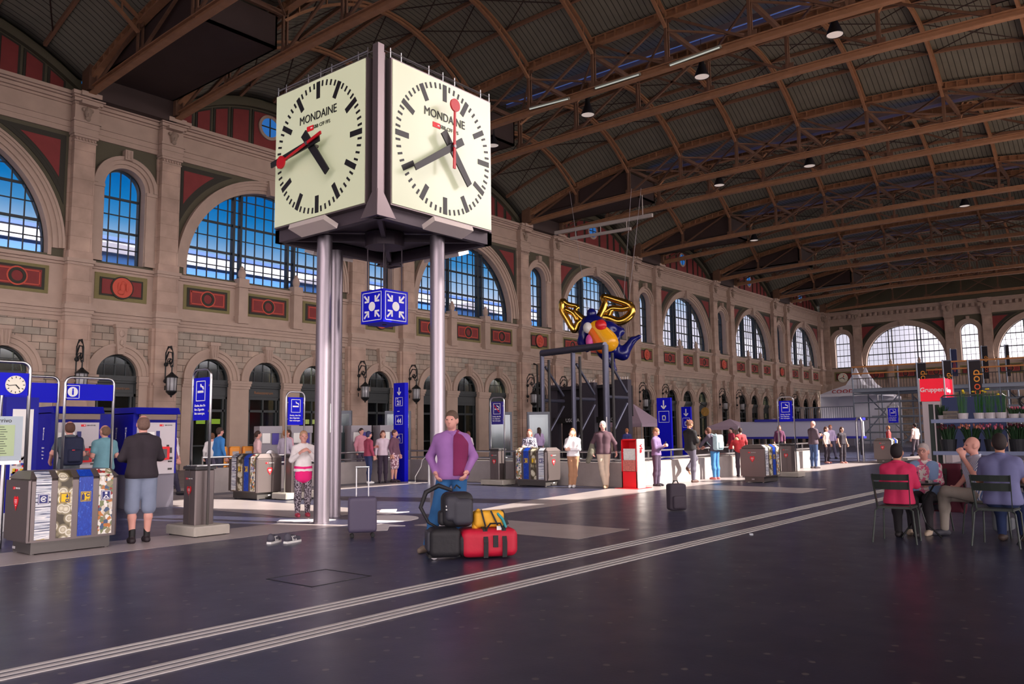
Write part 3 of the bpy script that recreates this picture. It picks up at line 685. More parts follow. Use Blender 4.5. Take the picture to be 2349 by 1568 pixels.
def build_floor():
    DF=floormat('dark_polished_terrazzo',S(47,50,72),S(62,63,88),S(120,116,116),.3); LF=floormat('light_grey_stone_inlay',S(150,140,142),S(180,170,168),S(120,110,110),.32,False)
    mb=MB()
    # floor with an opening for the sunken stair hall behind the parapet
    SX0,SX1,SY0,SY1=20.7,34.3,12.45,20.5
    for (a,b,c,d) in ((-40,SX0,-60,45),(SX1,130,-60,45),(SX0,SX1,-60,SY0),(SX0,SX1,SY1,45)): mb.box((a,c,-.3),(b,d,0))
    struct(mb.build('floor',DF))
    z=.006
    P=[[(-8,11.05),(9.15,11.12),(8.65,12.35),(-8,12.35)],
       [(9.45,12.6),(11.3,12.6),(11.3,30),(9.45,30)],[(9.75,6.85),(11.2,6.9),(11.2,10.15),(9.75,10.15)],
       [(11.2,10.15),(19.0,10.75),(19.0,12.2),(14.4,11.6),(11.9,10.95),(11.2,11.1)],
       [(19.0,10.75),(40.0,10.6),(40.0,12.35),(19.0,12.2)],[(19.7,7.35),(21.4,7.35),(21.4,10.7),(19.7,10.7)],
       [(11.3,18.6),(18.5,18.6),(18.5,19.6),(11.3,19.6)],[(-8,22),(60,22),(60,23.2),(-8,23.2)],[(40,10.6),(100,10.6),(100,11.9),(40,11.9)],
       [(-.9,12.35),(.9,12.35),(.9,30),(-.9,30)]]
    struct(poly_floor('floor_inlay',P,z,LF)); bpy.data.objects['floor_inlay'].name='trim_500'
    # tactile guide strips: two groups of raised ribs
    WS=mat('white_tactile_strip',S(200,196,194),.6,noise=.1,nscale=20)
    for i,(ys,lab) in enumerate((((6.12,6.02,5.92),'farther from the camera'),((5.43,5.34,5.25),'nearer the camera'))):
        t=thing('tactile_guide_strip','three white raised guide ribs running along the dark floor, '+lab,'floor marking',(-4,ys[1],0))
        for y in ys:
            m=MB(); m.box((0,y-ys[1]-.021,0),(104,y-ys[1]+.021,.006)); m.build('rib',WS,t)
    mh=thing('floor_hatch','square dark metal-edged hatch set in the floor in front of the clock','hatch',(5.65,7.33,0))
    m=MB(); e=.012
    for a,b in (((-.39,-.39),(.39,-.39+e)),((-.39,.39-e),(.39,.39)),((-.39,-.39),(-.39+e,.39)),((.39-e,-.39),(.39,.39))): m.box((*a,0),(*b,.004))
    m.build('frame',mat('hatch_edge',S(20,20,24),.5),mh)
    # meeting point emblem on the floor
    em=thing('floor_emblem','white meeting point disc with arrows painted on the floor under the clock','floor marking',(10.2,11.4,0))
    WP=mat('white_floor_paint',S(214,208,210),.5)
    m=MB(); m.lathe([(.62,0),(.62,.008)],n=36); m.build('disc',WP,em)
    for q in range(4):
        a=PI/4+q*PI/2; m=MB()
        c,s=math.cos(a),math.sin(a)
        def R(x,y): return (x*c-y*s,x*s+y*c)
        m.prism([R(*p) for p in ((.85,0),(1.25,.42),(1.25,.16),(1.85,.16),(1.85,-.16),(1.25,-.16),(1.25,-.42))],0,.008,'xy'); m.build('arrow',WP,em)
    # stairwell pit walls
    mb=MB(); mb.box((SX0-.2,SY0,-3.5),(SX0,SY1,-.01)); mb.box((SX1,SY0,-3.5),(SX1+.2,SY1,-.01)); mb.box((SX0,SY1,-3.5),(SX1,SY1+.2,-.01)); mb.box((SX0,SY0-.2,-3.5),(SX1,SY0,-.3)); mb.box((SX0,SY0,-3.7),(SX1,SY1,-3.5))
    struct(mb.build('wall_stairwell',mat('stairwell_concrete',S(110,104,106),.8)))

def build_near_side():
    """the open side of the hall behind the camera, and its back end"""
    mb=MB()
    posts=[XN+PER*k+d for k in range(-2,7) for d in (-1.93,1.93)]
    for p in posts: mb.box((p-.45,-1.2,0),(p+.45,-.3,16))
    mb.box((-15,-1.2,7.9),(107,-.3,8.6)); mb.box((-15,-1.2,15.6),(107,-.3,19)); mb.box((4,-1.1,8.5),(13,-.4,15.6)); mb.box((13,-1.1,12.9),(15.3,-.4,15.6)); mb.box((62,-1.1,0),(107,-.4,8.6)); mb.box((62,-1.1,9.4),(78,-.4,15.7)); mb.box((98,-1.1,9.4),(107,-.4,15.7)); mb.box((19,-1.1,0),(62,-.4,8.0))  # blind panels and opening edges shaped to steer the sun and darken the far end
    struct(mb.build('wall_right',STONE))
    mb=MB(); mb.box((-10.9,-1,9),(-10.1,37,19)); 
    for y in (-1,8,17,26,35): mb.box((-10.9,y,0),(-10.1,y+1.8,9))
    struct(mb.build('wall_back',STONE))
    # unseen slab outside, added to keep the sun off the near floor
    mb=MB(); mb.box((-30,-32,8.1),(110,-1.3,8.4)); struct(mb.build('ceiling_sun_block',mat('sun_block_beige',S(160,150,140),.8)))
    # end walls above far wall
    mb=MB(); mb.box((106.3,-1,0),(107,1,16.1)); mb.box((106.2,-1,16.0),(107,37,20.5)); struct(mb.build('wall_far_gable',PLAST))

def build_world():
    w=bpy.data.worlds.new('sky'); SC.world=w; w.use_nodes=True; nt=w.node_tree; L=nt.links.new
    for n in list(nt.nodes): nt.nodes.remove(n)
    out=N(nt,'ShaderNodeOutputWorld'); bg=N(nt,'ShaderNodeBackground'); L(bg.outputs[0],out.inputs[0])
    tc=N(nt,'ShaderNodeTexCoord'); sp=N(nt,'ShaderNodeSeparateXYZ'); L(tc.outputs['Generated'],sp.inputs[0])
    ma=N(nt,'ShaderNodeMath',operation='MULTIPLY_ADD'); L(sp.outputs[0],ma.inputs[0]); ma.inputs[1].default_value=.12; ad=N(nt,'ShaderNodeMath',operation='SUBTRACT'); L(sp.outputs[2],ad.inputs[0]); ad.inputs[1].default_value=.047; L(ad.outputs[0],ma.inputs[2])
    cr=N(nt,'ShaderNodeValToRGB'); L(ma.outputs[0],cr.inputs[0]); e=cr.color_ramp.elements
    e[0].position=0; e[0].color=(*S(225,215,225),1); e[1].position=.285; e[1].color=(*S(0,96,170),1)
    for p,c in ((.185,S(224,218,232)),(.212,S(160,190,224)),(.238,S(66,140,196)),(.26,S(14,116,184))):
        q=e.new(p); q.color=(*c,1)
    # sun side of the sky (behind the camera) is brighter and warmer
    mr=N(nt,'ShaderNodeMapRange'); L(sp.outputs[1],mr.inputs[0]); mr.inputs[1].default_value=.25; mr.inputs[2].default_value=-.35; mr.inputs[3].default_value=0; mr.inputs[4].default_value=1
    mx=N(nt,'ShaderNodeMix'); mx.data_type='RGBA'; L(mr.outputs[0],mx.inputs[0]); L(cr.outputs[0],mx.inputs[6]); mx.inputs[7].default_value=(1.0*SKYW,.87*SKYW,.87*SKYW,1)
    L(mx.outputs[2],bg.inputs['Color']); bg.inputs['Strength'].default_value=SKYS
    s=bpy.data.lights.new('sun','SUN'); s.energy=SUNE; s.angle=math.radians(.6); s.color=(1,.9,.8)
    o=bpy.data.objects.new('sun',s); COL.objects.link(o); d=Vector((-.35,1.0,-.775)); o.rotation_euler=d.to_track_quat('-Z','Y').to_euler()
def build_camera():
    f,yaw,pitch,roll=1900.46,math.radians(39.39030),math.radians(6.27078),math.radians(-.70422)
    cam=bpy.data.cameras.new('camera'); cam.sensor_width=36; cam.lens=f*36/2349; cam.clip_end=400; cam.clip_start=.1
    o=bpy.data.objects.new('camera',cam); COL.objects.link(o)
    F=Vector((math.cos(yaw)*math.cos(pitch),math.sin(yaw)*math.cos(pitch),math.sin(pitch))); r0=Vector((math.sin(yaw),-math.cos(yaw),0)); u0=r0.cross(F)
    r=math.cos(roll)*r0+math.sin(roll)*u0; u=-math.sin(roll)*r0+math.cos(roll)*u0
    M=Matrix((( r.x,u.x,-F.x,0),(r.y,u.y,-F.y,0),(r.z,u.z,-F.z,1.5),(0,0,0,1))); o.matrix_world=M
    SC.camera=o
    SC.view_settings.view_transform='Standard'; SC.view_settings.look='None'; SC.view_settings.gamma=1; SC.view_settings.use_curve_mapping=False; SC.view_settings.exposure=EXPO
GREYM = mat('anthracite_metal', S(112,102,101), .38, .6)
DGREY = mat('dark_grey_paint', S(52,50,52), .5)
BLACK = mat('black_rubber', S(18,18,20), .6)
CONC = mat('pale_concrete', S(176,170,160), .9, noise=.18, nscale=5, bump=.3)
CONC2 = mat('worn_concrete', S(158,150,148), .9, noise=.22, nscale=3, bump=.4)
YEL = mat('signal_yellow', S(240,200,20), .5)
WLET = mat('white_lettering', S(240,240,240), .5)
GREYL = mat('light_grey_panel', S(176,172,176), .45)
FX = (PI/2, 0, -PI/2)       # lettering facing -x

mat('navy_sign',S(20,26,110),.4)
def picmat(kind):
    n='picture_'+kind
    if n in MATS: return MATS[n]
    m=bpy.data.materials.new(n); m.use_nodes=True; nt=m.node_tree; L=nt.links.new; bs=nt.nodes['Principled BSDF']; bs.inputs['Roughness'].default_value=.4
    tc=N(nt,'ShaderNodeTexCoord'); mp=N(nt,'ShaderNodeMapping'); L(tc.outputs['Object'],mp.inputs[0])
    cr=N(nt,'ShaderNodeValToRGB'); e=cr.color_ramp.elements; cr.color_ramp.interpolation='CONSTANT' if kind in('paper','mixed') else 'LINEAR'
    def ramp(L_):
        e[0].position=0; e[0].color=(*L_[0][1],1); e[1].position=L_[1][0]; e[1].color=(*L_[1][1],1)
        for p,c in L_[2:]: q=e.new(p); q.color=(*c,1)
    if kind=='paper':
        mp.inputs['Scale'].default_value=(.8,.8,26); nz=N(nt,'ShaderNodeTexNoise'); nz.inputs['Scale'].default_value=1.6; nz.inputs['Detail'].default_value=3; L(mp.outputs[0],nz.inputs['Vector'])
        ramp([(0,S(40,44,60)),(.36,S(70,80,110)),(.42,S(190,195,205)),(.52,S(235,235,235)),(.6,S(150,160,185)),(.65,S(200,170,60)),(.68,S(225,225,228))]); L(nz.outputs['Fac'],cr.inputs[0])
    elif kind=='cans':
        vo=N(nt,'ShaderNodeTexVoronoi'); vo.inputs['Scale'].default_value=8; L(mp.outputs[0],vo.inputs['Vector'])
        ramp([(0,S(150,140,110)),(.18,S(230,225,205)),(.36,S(175,165,135)),(.42,S(240,238,225)),(.5,S(160,150,120)),(.7,S(70,62,45))]); L(vo.outputs['Distance'],cr.inputs[0])
    elif kind=='pet':
        mp.inputs['Scale'].default_value=(5,5,2); nz=N(nt,'ShaderNodeTexNoise'); nz.inputs['Scale'].default_value=5; nz.inputs['Detail'].default_value=6; nz.inputs['Distortion'].default_value=2; L(mp.outputs[0],nz.inputs['Vector'])
        ramp([(0,S(8,30,120)),(.55,S(14,60,170)),(.68,S(30,90,200)),(.74,S(190,210,240))]); L(nz.outputs['Fac'],cr.inputs[0])
    else:
        vo=N(nt,'ShaderNodeTexVoronoi'); vo.inputs['Scale'].default_value=22; L(mp.outputs[0],vo.inputs['Vector']); sc=N(nt,'ShaderNodeSeparateColor'); L(vo.outputs['Color'],sc.inputs[0])
        ramp([(0,S(230,228,220)),(.2,S(150,140,110)),(.35,S(120,130,90)),(.5,S(235,232,226)),(.62,S(190,120,60)),(.7,S(70,90,120)),(.8,S(215,205,190)),(.93,S(160,50,45))]); L(sc.outputs[0],cr.inputs[0])
    L(cr.outputs[0],bs.inputs['Base Color']); MATS[n]=m; return m

def heart(parent, loc, s, rot, name='heart_emblem'):
    """red heart sticker with small white text lines, in the local xz plane facing -y"""
    m=MB(); pts=[]
    for i in range(28):
        t=2*PI*i/28; pts.append((s*.5*math.sin(t)**3, s*.55*(.8125*math.cos(t)-.3125*math.cos(2*t)-.125*math.cos(3*t)-.0625*math.cos(4*t))*1.25))
    m.mi=0; m.prism(pts,-.004,0); m.mi=1
    for k,w in enumerate((.5,.55,.4)): m.box((-s*w/2,-.006,s*(.22-.13*k)),(s*w/2,-.004,s*(.17-.13*k)))
    m.box((-s*.05,-.006,-s*.32),(s*.05,-.004,-s*.22))
    o=m.build(name,[RED,WLET],parent); o.location=loc; o.rotation_euler=rot; return o
def logo(parent, loc, w, rot, dark=False):
    """red plate with white mark followed by the railway initials"""
    m=MB(); m.mi=0; m.box((-w/2,-.004,-w*.07),(-w*.2,0,w*.07)); m.mi=1
    m.box((-w*.32,-.006,-w*.012),(-w*.24,-.004,w*.012)); m.box((-w*.29,-.006,-w*.05),(-w*.27,-.004,w*.05))
    o=m.build('logo_plate',[RED,WLET],parent); o.location=loc; o.rotation_euler=rot
    R=Matrix.Rotation(rot[2],3,'Z')
    v=Vector(loc)+R@Vector((w*.17,-.004,0))
    text('SBB CFF FFS',w*.11,DGREY if dark else WLET,parent,v,(PI/2,0,rot[2]),'railway_initials')

def frame_rect(m, x0, x1, z0, z1, w, y0, y1):
    for a,b in (((x0,z0),(x1,z0+w)),((x0,z1-w),(x1,z1)),((x0,z0),(x0+w,z1)),((x1-w,z0),(x1,z1))): m.box((a[0],y0,a[1]),(b[0],y1,b[1]))

def make_bin(order, label, loc, rz):
    t=thing('recycling_bin',label,'recycling bin',loc,rz,'four-part recycling bins')
    Lx,D,H=1.15,.7,1.05
    b=MB(); b.bbox((0,0,.17),(Lx,D,.98),.03); b.box((-.02,-.02,.19),(.01,D+.02,.96)); b.build('body',GREYM,t)
    l=MB(); l.add([(0,-.01,.98),(Lx,-.01,.98),(Lx,D+.01,.98),(0,D+.01,.98),(.06,.12,1.08),(Lx-.06,.12,1.08),(Lx-.06,D-.12,1.08),(.06,D-.12,1.08)],[(0,1,5,4),(1,2,6,5),(2,3,7,6),(3,0,4,7),(4,5,6,7),(3,2,1,0)])
    l.build('lid',GREYM,t)
    p=MB(); p.box((.07,.06,.02),(Lx-.07,D-.06,.17)); 
    for x,y in ((.1,.1),(Lx-.1,.1),(.1,D-.1),(Lx-.1,D-.1)): p.cyl((x,y,0),(x,y,.03),.03,n=8)
    p.build('plinth',mat('plinth_steel',S(96,92,90),.4,.6),t)
    w=.185
    for i,k in enumerate(order):
        x=.08+i*.268
        for yy,ya in ((-.008,0),(D,D+.008)):
            m=MB(); m.box((x,yy,.2),(x+w,ya,.985)); o=m.build('picture_panel',picmat(k),t); o['label']={'paper':'stacked newspaper picture strip','cans':'drink can picture strip','pet':'blue plastic bottle picture strip','mixed':'mixed rubbish picture strip'}[k]
        g=MB(); c=x+w/2; z=.72; yel=k in('cans','pet')
        g.mi=0; g.box((c-.066,-.013,z-.066),(c+.066,-.007,z+.066)); g.mi=1; frame_rect(g,c-.06,c+.06,z-.06,z+.06,.007,-.016,-.012)
        if k=='paper': g.ring(c,z,.026,.036,-.018,-.012,.3,5.6,20); g.cbox((c,-.016,z),(.036,.006,.02))
        elif k=='mixed': g.cbox((c,-.016,z-.04),(.08,.006,.01)); g.bar((c-.03,-.016,z-.035),(c,-.016,z+.0),.01); g.bar((c+.03,-.016,z-.035),(c,-.016,z+.0),.01); g.cbox((c,-.016,z+.03),(.03,.006,.03))
        elif k=='pet': g.cbox((c-.035,-.016,z-.01),(.03,.006,.07)); g.cbox((c-.035,-.016,z+.035),(.014,.006,.02)); g.ring(c+.025,z+.02,.014,.026,-.018,-.012,.5,5.8,16)
        else: g.bar((c+.025,-.016,z+.045),(c+.025,-.016,z+.015),.014); g.prism([(c,z+.018),(c+.05,z+.018),(c+.025,z-.005)],-.018,-.012); g.ring(c+.025,z-.035,.012,.022,-.018,-.012,0,2*PI,16)
        g.build('pictogram',[YEL if yel else mat('navy_sign',S(20,26,110),.4), mat('navy_sign') if yel else WLET],t)
        if k=='pet': text('PET',.032,mat('navy_sign'),t,(c+.03,-.014,z-.045),name='lettering')
        q=MB(); q.add([(x,-.012,.99),(x+w,-.012,.99),(x+w,.11,1.078),(x,.11,1.078)],[(0,1,2,3)]); q.build('lid_picture',picmat(k),t)
        text({'paper':'PAPIER','cans':'ALU','pet':'PET','mixed':'ABFALL'}[k],.036,WLET,t,(c,.03,1.015),(math.radians(38),0,0),name='lid_lettering')
    for x,r,s in ((-.022,-PI/2,1),(Lx+.004,PI/2,-1)):
        heart(t,(x,D/2,.68),.15,(0,0,r)); logo(t,(x,D/2,.86),.24,(0,0,r))
        m=MB(); m.cbox((x-.002*s,D/2 ,.1),(.005,.08,.03)); m.build('rating_plate',GREYL,t)
    return t

def nosmoke_pict(parent, x, zc, h, slash=False):
    """rounded white frame with cigarette, facing -x"""
    m=MB(); w=h*.42
    m.mi=0
    def bx(y0,y1,z0,z1): m.box((x-.006,y0,z0),(x-.001,y1,z1))
    bx(-w,w,zc+h/2-.012,zc+h/2); bx(-w,w,zc-h/2,zc-h/2+.012); bx(-w,-w+.012,zc-h/2,zc+h/2); bx(w-.012,w,zc-h/2,zc+h/2)
    bx(-w*.6,w*.66,zc-.03,zc+.005)
    m.tube([(x-.004,-w*.62,zc+.02),(x-.004,-w*.5,zc+.06),(x-.004,-w*.1,zc+.07),(x-.004,0,zc+.11)],[.012,.014,.016,.008],6)
    if slash: m.mi=1; m.bar((x-.01,w*.7,zc+.1),(x-.01,-w*.7,zc-.1),.022,.01,up=(1,0,0))
    m.build('pictogram',[WLET,RED],parent)

def make_smoke_post(label, loc, rz, slash=False, tower=True):
    t=thing('smoking_post',label,'smoking post',loc,rz,'smoking posts with hoops and blue signs')
    b=MB(); b.bbox((-.3,-.43,.02),(.3,.43,.16),.025); b.build('concrete_base',CONC,t)
    f=MB(); [f.cyl((x,y,0),(x,y,.03),.03,n=8) for x in(-.24,.24) for y in (-.36,.36)]; f.build('feet',BLACK,t)
    a=MB(); a.bbox((-.16,-.18,.16),(.16,.18,1.0),.02); a.box((-.17,-.02,.16),(-.158,.0,1.0)); a.build('ash_tower',GREYM,t)
    a=MB(); a.bbox((-.175,-.195,1.0),(.175,.195,1.05),.015)
    a.build('tower_lid',DGREY,t)
    a=MB(); [a.box((-.13,-.15+.06*i,1.05),(.13,-.12+.06*i,1.062)) for i in range(6)]; a.build('ash_grille',CHROME,t)
    heart(t,(-.165,.0,.68),.13,(0,0,-PI/2)); logo(t,(-.165,0,.86),.2,(0,0,-PI/2))
    pts=[(0,-.265,.1),(0,-.265,2.4)]+[(0,-.265+.14*(1-math.cos(q)),2.42+.14*math.sin(q)) for q in [PI/2*i/5 for i in range(1,6)]]
    pts+= [(0,-p[1],p[2]) for p in pts[::-1]]
    h=MB(); h.tube(pts,.021,10); h.build('hoop',CHROME,t,smooth=True)
    s=MB(); s.box((-.015,-.215,1.76),(.015,.215,2.43)); sg=s.build('sign_board',BLUE if not slash else mat('violet_sign',S(44,34,130),.4),t)
    br=MB(); [br.box((-.012,y-.03 if y<0 else y-.01,z-.015),(.012,y+.01 if y<0 else y+.03,z+.015)) for y in (-.225,.225) for z in (1.9,2.3)]; br.build('sign_bracket',CHROME,t)
    nosmoke_pict(t,-.016,2.22,.32,slash)
    for k,l in enumerate(('Danke, dass Sie','Ihre Zigarette','hier entsorgen.')): text(l,.05,WLET,t,(-.018,.17,1.99-.062*k),FX,'lettering',align='LEFT',bold=.0008)
    return t

def build_clock():
    C=(10.13,11.33)
    t=thing('station_clock','huge four-faced cube clock raised on steel columns in the middle of the hall','clock',(C[0],C[1],0))
    steel=mat('satin_clock_steel',S(126,114,116),.35,.75); dark=mat('dark_violet_steel',S(72,62,70),.5,.3)
    col=mat('brushed_column_steel',S(142,134,142),.34,.85)
    for (x,y) in ((-1.06,.4),(.3,-1.06),(-.17,1.2)):
        m=MB(); m.cyl((x,y,.03),(x,y,5.02),.133,n=28); m.cyl((x,y,0),(x,y,.03),.145,n=28); m.build('column',col,t,smooth=40)
    m=MB(); m.box((-.93,.38,1.55),(-.9,.5,2.05)); m.build('info_plate',WHITE,t)
    f=MB()
    for s in (-1,1): f.box((-1.4,s*1.4,4.99),(1.4,s*1.28,5.22)); f.box((s*1.4,-1.4,4.99),(s*1.28,1.4,5.22))
    for s in (-1,1): f.bar((s*1.3,1.3,5.1),(0,0,5.1),.08,.14); f.bar((s*1.3,-1.3,5.1),(0,0,5.1),.08,.14)
    f.lathe([(.34,-.05),(.36,-.05),(.36,.2),(.34,.2)],(0,0,4.98),28); f.box((-1.4,-1.4,5.2),(1.4,1.4,5.24)); f.build('base_frame',dark,t)
    b=MB(); b.box((-1.26,-1.26,5.24),(1.26,1.26,7.66)); b.build('core_box',dark,t)
    for sx in (-1,1):
        for sy in (-1,1):
            p=MB(); full=(sx==sy); p.box((sx*1.1,sy*1.1,5.24),(sx*1.3,sy*1.3,7.7))
            if full: p.box((sx*1.3,sy*1.3,5.0),(sx*1.44,sy*1.44,7.78)); p.box((sx*1.42,sy*1.42,5.0),(sx*1.55,sy*1.55,7.84))
            if full: p.prism([(sx*1.55,5.4),(sx*1.56,4.97),(sx*1.16,4.97),(sx*1.42,5.35)],sy*1.53,sy*1.56); p.prism([(sy*1.55,5.4),(sy*1.56,4.97),(sy*1.16,4.97),(sy*1.42,5.35)],sx*1.53,sx*1.56,'yz')
            if not full: p.build('corner_post',steel,t); continue
            p.add([(sx*1.55,sy*1.55,5.25),(sx*1.55,sy*1.2,4.98),(sx*1.2,sy*1.55,4.98),(sx*1.2,sy*1.2,5.1)],[(0,1,3),(0,3,2),(0,2,1),(1,2,3)]); p.build('corner_post',steel,t)
    dial=mat('backlit_cream_dial',S(200,206,184),.2,emit=.2,ecol=S(206,214,150)); ink=mat('black_dial_ink',S(20,18,22),.45); redh=mat('red_second_hand',S(190,10,26),.4)
    hz=6.445
    for q in range(4):
        fa=bpy.data.objects.new('clock_face',None); COL.objects.link(fa); fa.parent=t; fa.rotation_euler=(0,0,q*PI/2)
        m=MB(); m.box((-1.245,-1.53,5.2),(1.245,-1.2,7.69)); m.build('face_housing',steel,fa)
        m=MB(); m.box((-1.225,-1.545,5.225),(1.225,-1.531,7.665)); m.build('dial',dial,fa)
        m=MB()
        for k in range(60):
            a=2*PI*k/60; r1=1.165; r0=r1-(.3 if k%5==0 else .1); w=.095 if k%5==0 else .036; s,c=math.sin(a),math.cos(a)
            P=[(r0*s-w/2*c,hz+r0*c+w/2*s),(r0*s+w/2*c,hz+r0*c-w/2*s),(r1*s+w/2*c,hz+r1*c-w/2*s),(r1*s-w/2*c,hz+r1*c+w/2*s)]; m.prism(P,-1.553,-1.545)
        m.build('minute_track',ink,fa)
        text('MONDAINE',.21,ink,fa,(0,-1.553,hz+.56),name='lettering',ext=.004,sx=.92)
        m=MB(); m.mi=0; m.box((-.3,-1.556,hz+.33),(-.12,-1.545,hz+.42)); m.mi=1; m.box((-.19,-1.56,hz+.365),(-.14,-1.556,hz+.385)); m.build('logo_plate',[RED,WLET],fa)
        text('SBB CFF FFS',.09,ink,fa,(.11,-1.553,hz+.375),name='railway_initials',ext=.003)
        am,ah,asec=(262,141,256) if q==3 else (237,141,1)
        def hand(nm,a,L,B,w0,w1,y,mt,disc=False):
            a=math.radians(a); s,c=math.sin(a),math.cos(a); h=MB()
            pt=lambda u,v:(v*c+u*s, hz-v*s+u*c)
            h.prism([pt(-B,-w0/2),pt(-B,w0/2),pt(L,w1/2),pt(L,-w1/2)],y-.012,y+.012)
            if disc: h.lathe([(.115,-.018),(.115,.012)],(pt(L,0)[0],y,pt(L,0)[1]),24,'y')
            h.build(nm,mt,fa)
        hand('hour_hand',ah,.74,.3,.16,.13,-1.70,ink); hand('minute_hand',am,1.08,.3,.13,.1,-1.74,ink); hand('second_hand',asec,.74,.4,.055,.035,-1.78,redh,True)
        m=MB(); m.cyl((0,-1.8,hz),(0,-1.54,hz),.03,n=12); m.build('hub',steel,fa)
        m=MB(); m.tube([(-1.24,-1.5,7.8),(1.24,-1.5,7.8)],.012,6)
        for u in (-1.24,-1.0,-.35,.0,.3,1.0,1.24): m.cyl((u,-1.5,7.69),(u,-1.5,7.86),.01,n=5)
        m.tube([(-1.24,-1.35,7.87),(1.24,-1.35,7.87)],.008,5); m.build('top_rail',CHROME,fa)
        m=MB(); m.bar((-.48,-1.62,5.03),(.48,-1.62,5.03),.3,.09,up=(0,.35,1)); m.build('light_box',mat('light_box_steel',S(220,208,202),.4,.3),fa)
    # hanging meeting point cube
    u=thing('meeting_point_cube','blue hanging cube sign with white arrows pointing to a disc, under the clock','sign',(10.13,11.33,3.5))
    m=MB(); m.box((-.3,-.3,0),(.3,.3,.6)); m.build('cube_body',BLUE,u)
    m=MB(); m.lathe([(.04,-.01),(.04,0)],(0,0,0),14); m.build('bottom_vent',BLACK,u)
    m=MB(); [m.cyl((x,y,.6),(x,y,1.5),.012,n=8) for x,y in((-.22,.22),(-.22,-.22),(.22,-.22),(.22,.22))]; m.build('hanger_rods',dark,u)
    for q in range(4):
        m=MB(); w=.255
        frame_rect(m,-w,w,.04,.56,.012,-.306,-.3); m.lathe([(.085,-.306),(.085,-.3)],(0,0,.3),24,'y')
        for k in range(4):
            a=PI/4+k*PI/2; c,s=math.cos(a),math.sin(a); R=lambda x,y:(x*c-y*s,.3+x*s+y*c)
            m.prism([R(.29,.017),R(.29,-.017),R(.15,-.017),R(.15,.017)],-.306,-.3); m.prism([R(.11,0),R(.19,.085),R(.215,.06),R(.15,0),R(.215,-.06),R(.19,-.085)],-.306,-.3)
        o=m.build('arrow_pictogram',WLET,u); o.rotation_euler=(0,0,q*PI/2)

def build_ticket_machines():
    mw=mat('machine_face',S(196,190,196),.4); bl=mat('deep_blue_cabinet',S(8,14,150),.45,spec=.25)
    first=None
    for i,(x,y,lab) in enumerate(((8.5,17.35,'blue and grey ticket machine with red screen frame, beside the man in grey shorts'),(6.9,17.45,'blue and grey ticket machine used by two young people with backs turned'))):
        t=thing('ticket_machine',lab,'ticket machine',(x,y,0),0,'blue ticket machines')
        W,D,H=.98,1.0,2.14
        m=MB(); m.box((0,.02,.72),(W,D,H-.12)); m.add([(0,-.12,H-.14),(W,-.12,H-.14),(W,D,H-.14),(0,D,H-.14),(0,-.04,H),(W,-.04,H),(W,D-.1,H),(0,D-.1,H)],[(0,1,5,4),(1,2,6,5),(2,3,7,6),(3,0,4,7),(4,5,6,7),(3,2,1,0)]); m.build('cabinet',bl,t)
        m=MB(); m.box((.02,.05,0),(W-.02,D-.02,.72)); m.build('pedestal',mat('machine_pedestal',S(120,116,130),.5),t)
        m=MB(); m.box((.08,-.0,.72),(W-.05,.03,1.82)); m.build('front_panel',mw,t)
        m=MB(); m.box((.1,-.1,1.88),(W-.08,-.02,1.99)); m.build('light_strip',mat('smoked_light_strip',S(120,100,90),.3),t)
        m=MB(); m.mi=0; m.box((.14,-.008,1.3),(.46,0,1.62)); m.mi=1; m.box((.5,-.008,1.3),(.58,0,1.64)); m.build('network_map',[WHITE,mat('navy_sign')],t)
        m=MB(); R_=random.Random(3)
        for q in range(40):
            a=R_.random()*6.28; rr=.03+.08*R_.random(); px,pz=.3+rr*math.cos(a),1.45+rr*1.1*math.sin(a); m.mi=q%3; m.cbox((px,-.01,pz),(.022,.004,.02))
        m.build('map_zones',[YEL,RED,mat('map_blue',S(40,60,170),.5)],t)
        s=MB(); s.box((.34,-.07,1.02),(.78,.0,1.3)); sc=s.build('screen_frame',RED,t); s=MB(); s.box((.38,-.075,1.06),(.72,-.07,1.25)); s.build('screen',mat('dim_screen',S(70,68,72),.2),sc)
        for (a,b,c,d) in ((.8,1.3,.05,.08),(.86,1.22,.07,.12),(.88,1.05,.06,.05),(.86,.98,.09,.03),(.86,.82,.09,.04)):
            s=MB(); s.cbox((a-.03,-.005,b),(c,.015,d)); s.build('slot',DGREY,t)
        logo(t,(.72,-.002,1.76),.3,(0,0,0),True)
        m=MB(); m.box((-.006,.3,1.45),(0,.5,1.75)); m.build('side_plate',bl,t)
        for yy in (.32,.75):
            text('Billette',.09,WLET,t,(-.008,yy,1.6),(PI/2,PI/2,-PI/2),'lettering')
            for k in range(4): text(('Biglietti','Billets','Tickets','SBB')[k],.04,WLET,t,(-.008,yy,1.32-.07*k),FX,'lettering')
    t=thing('partition_panel','deep blue cabinet pillar closing the gap between the two ticket machines','cabinet',(7.9,17.7,0))
    m=MB(); m.box((0,0,0),(.34,.9,2.0)); m.build('cabinet',bl,t); m=MB(); m.box((.03,.03,2.0),(.31,.87,2.04)); m.build('cap',DGREY,t)

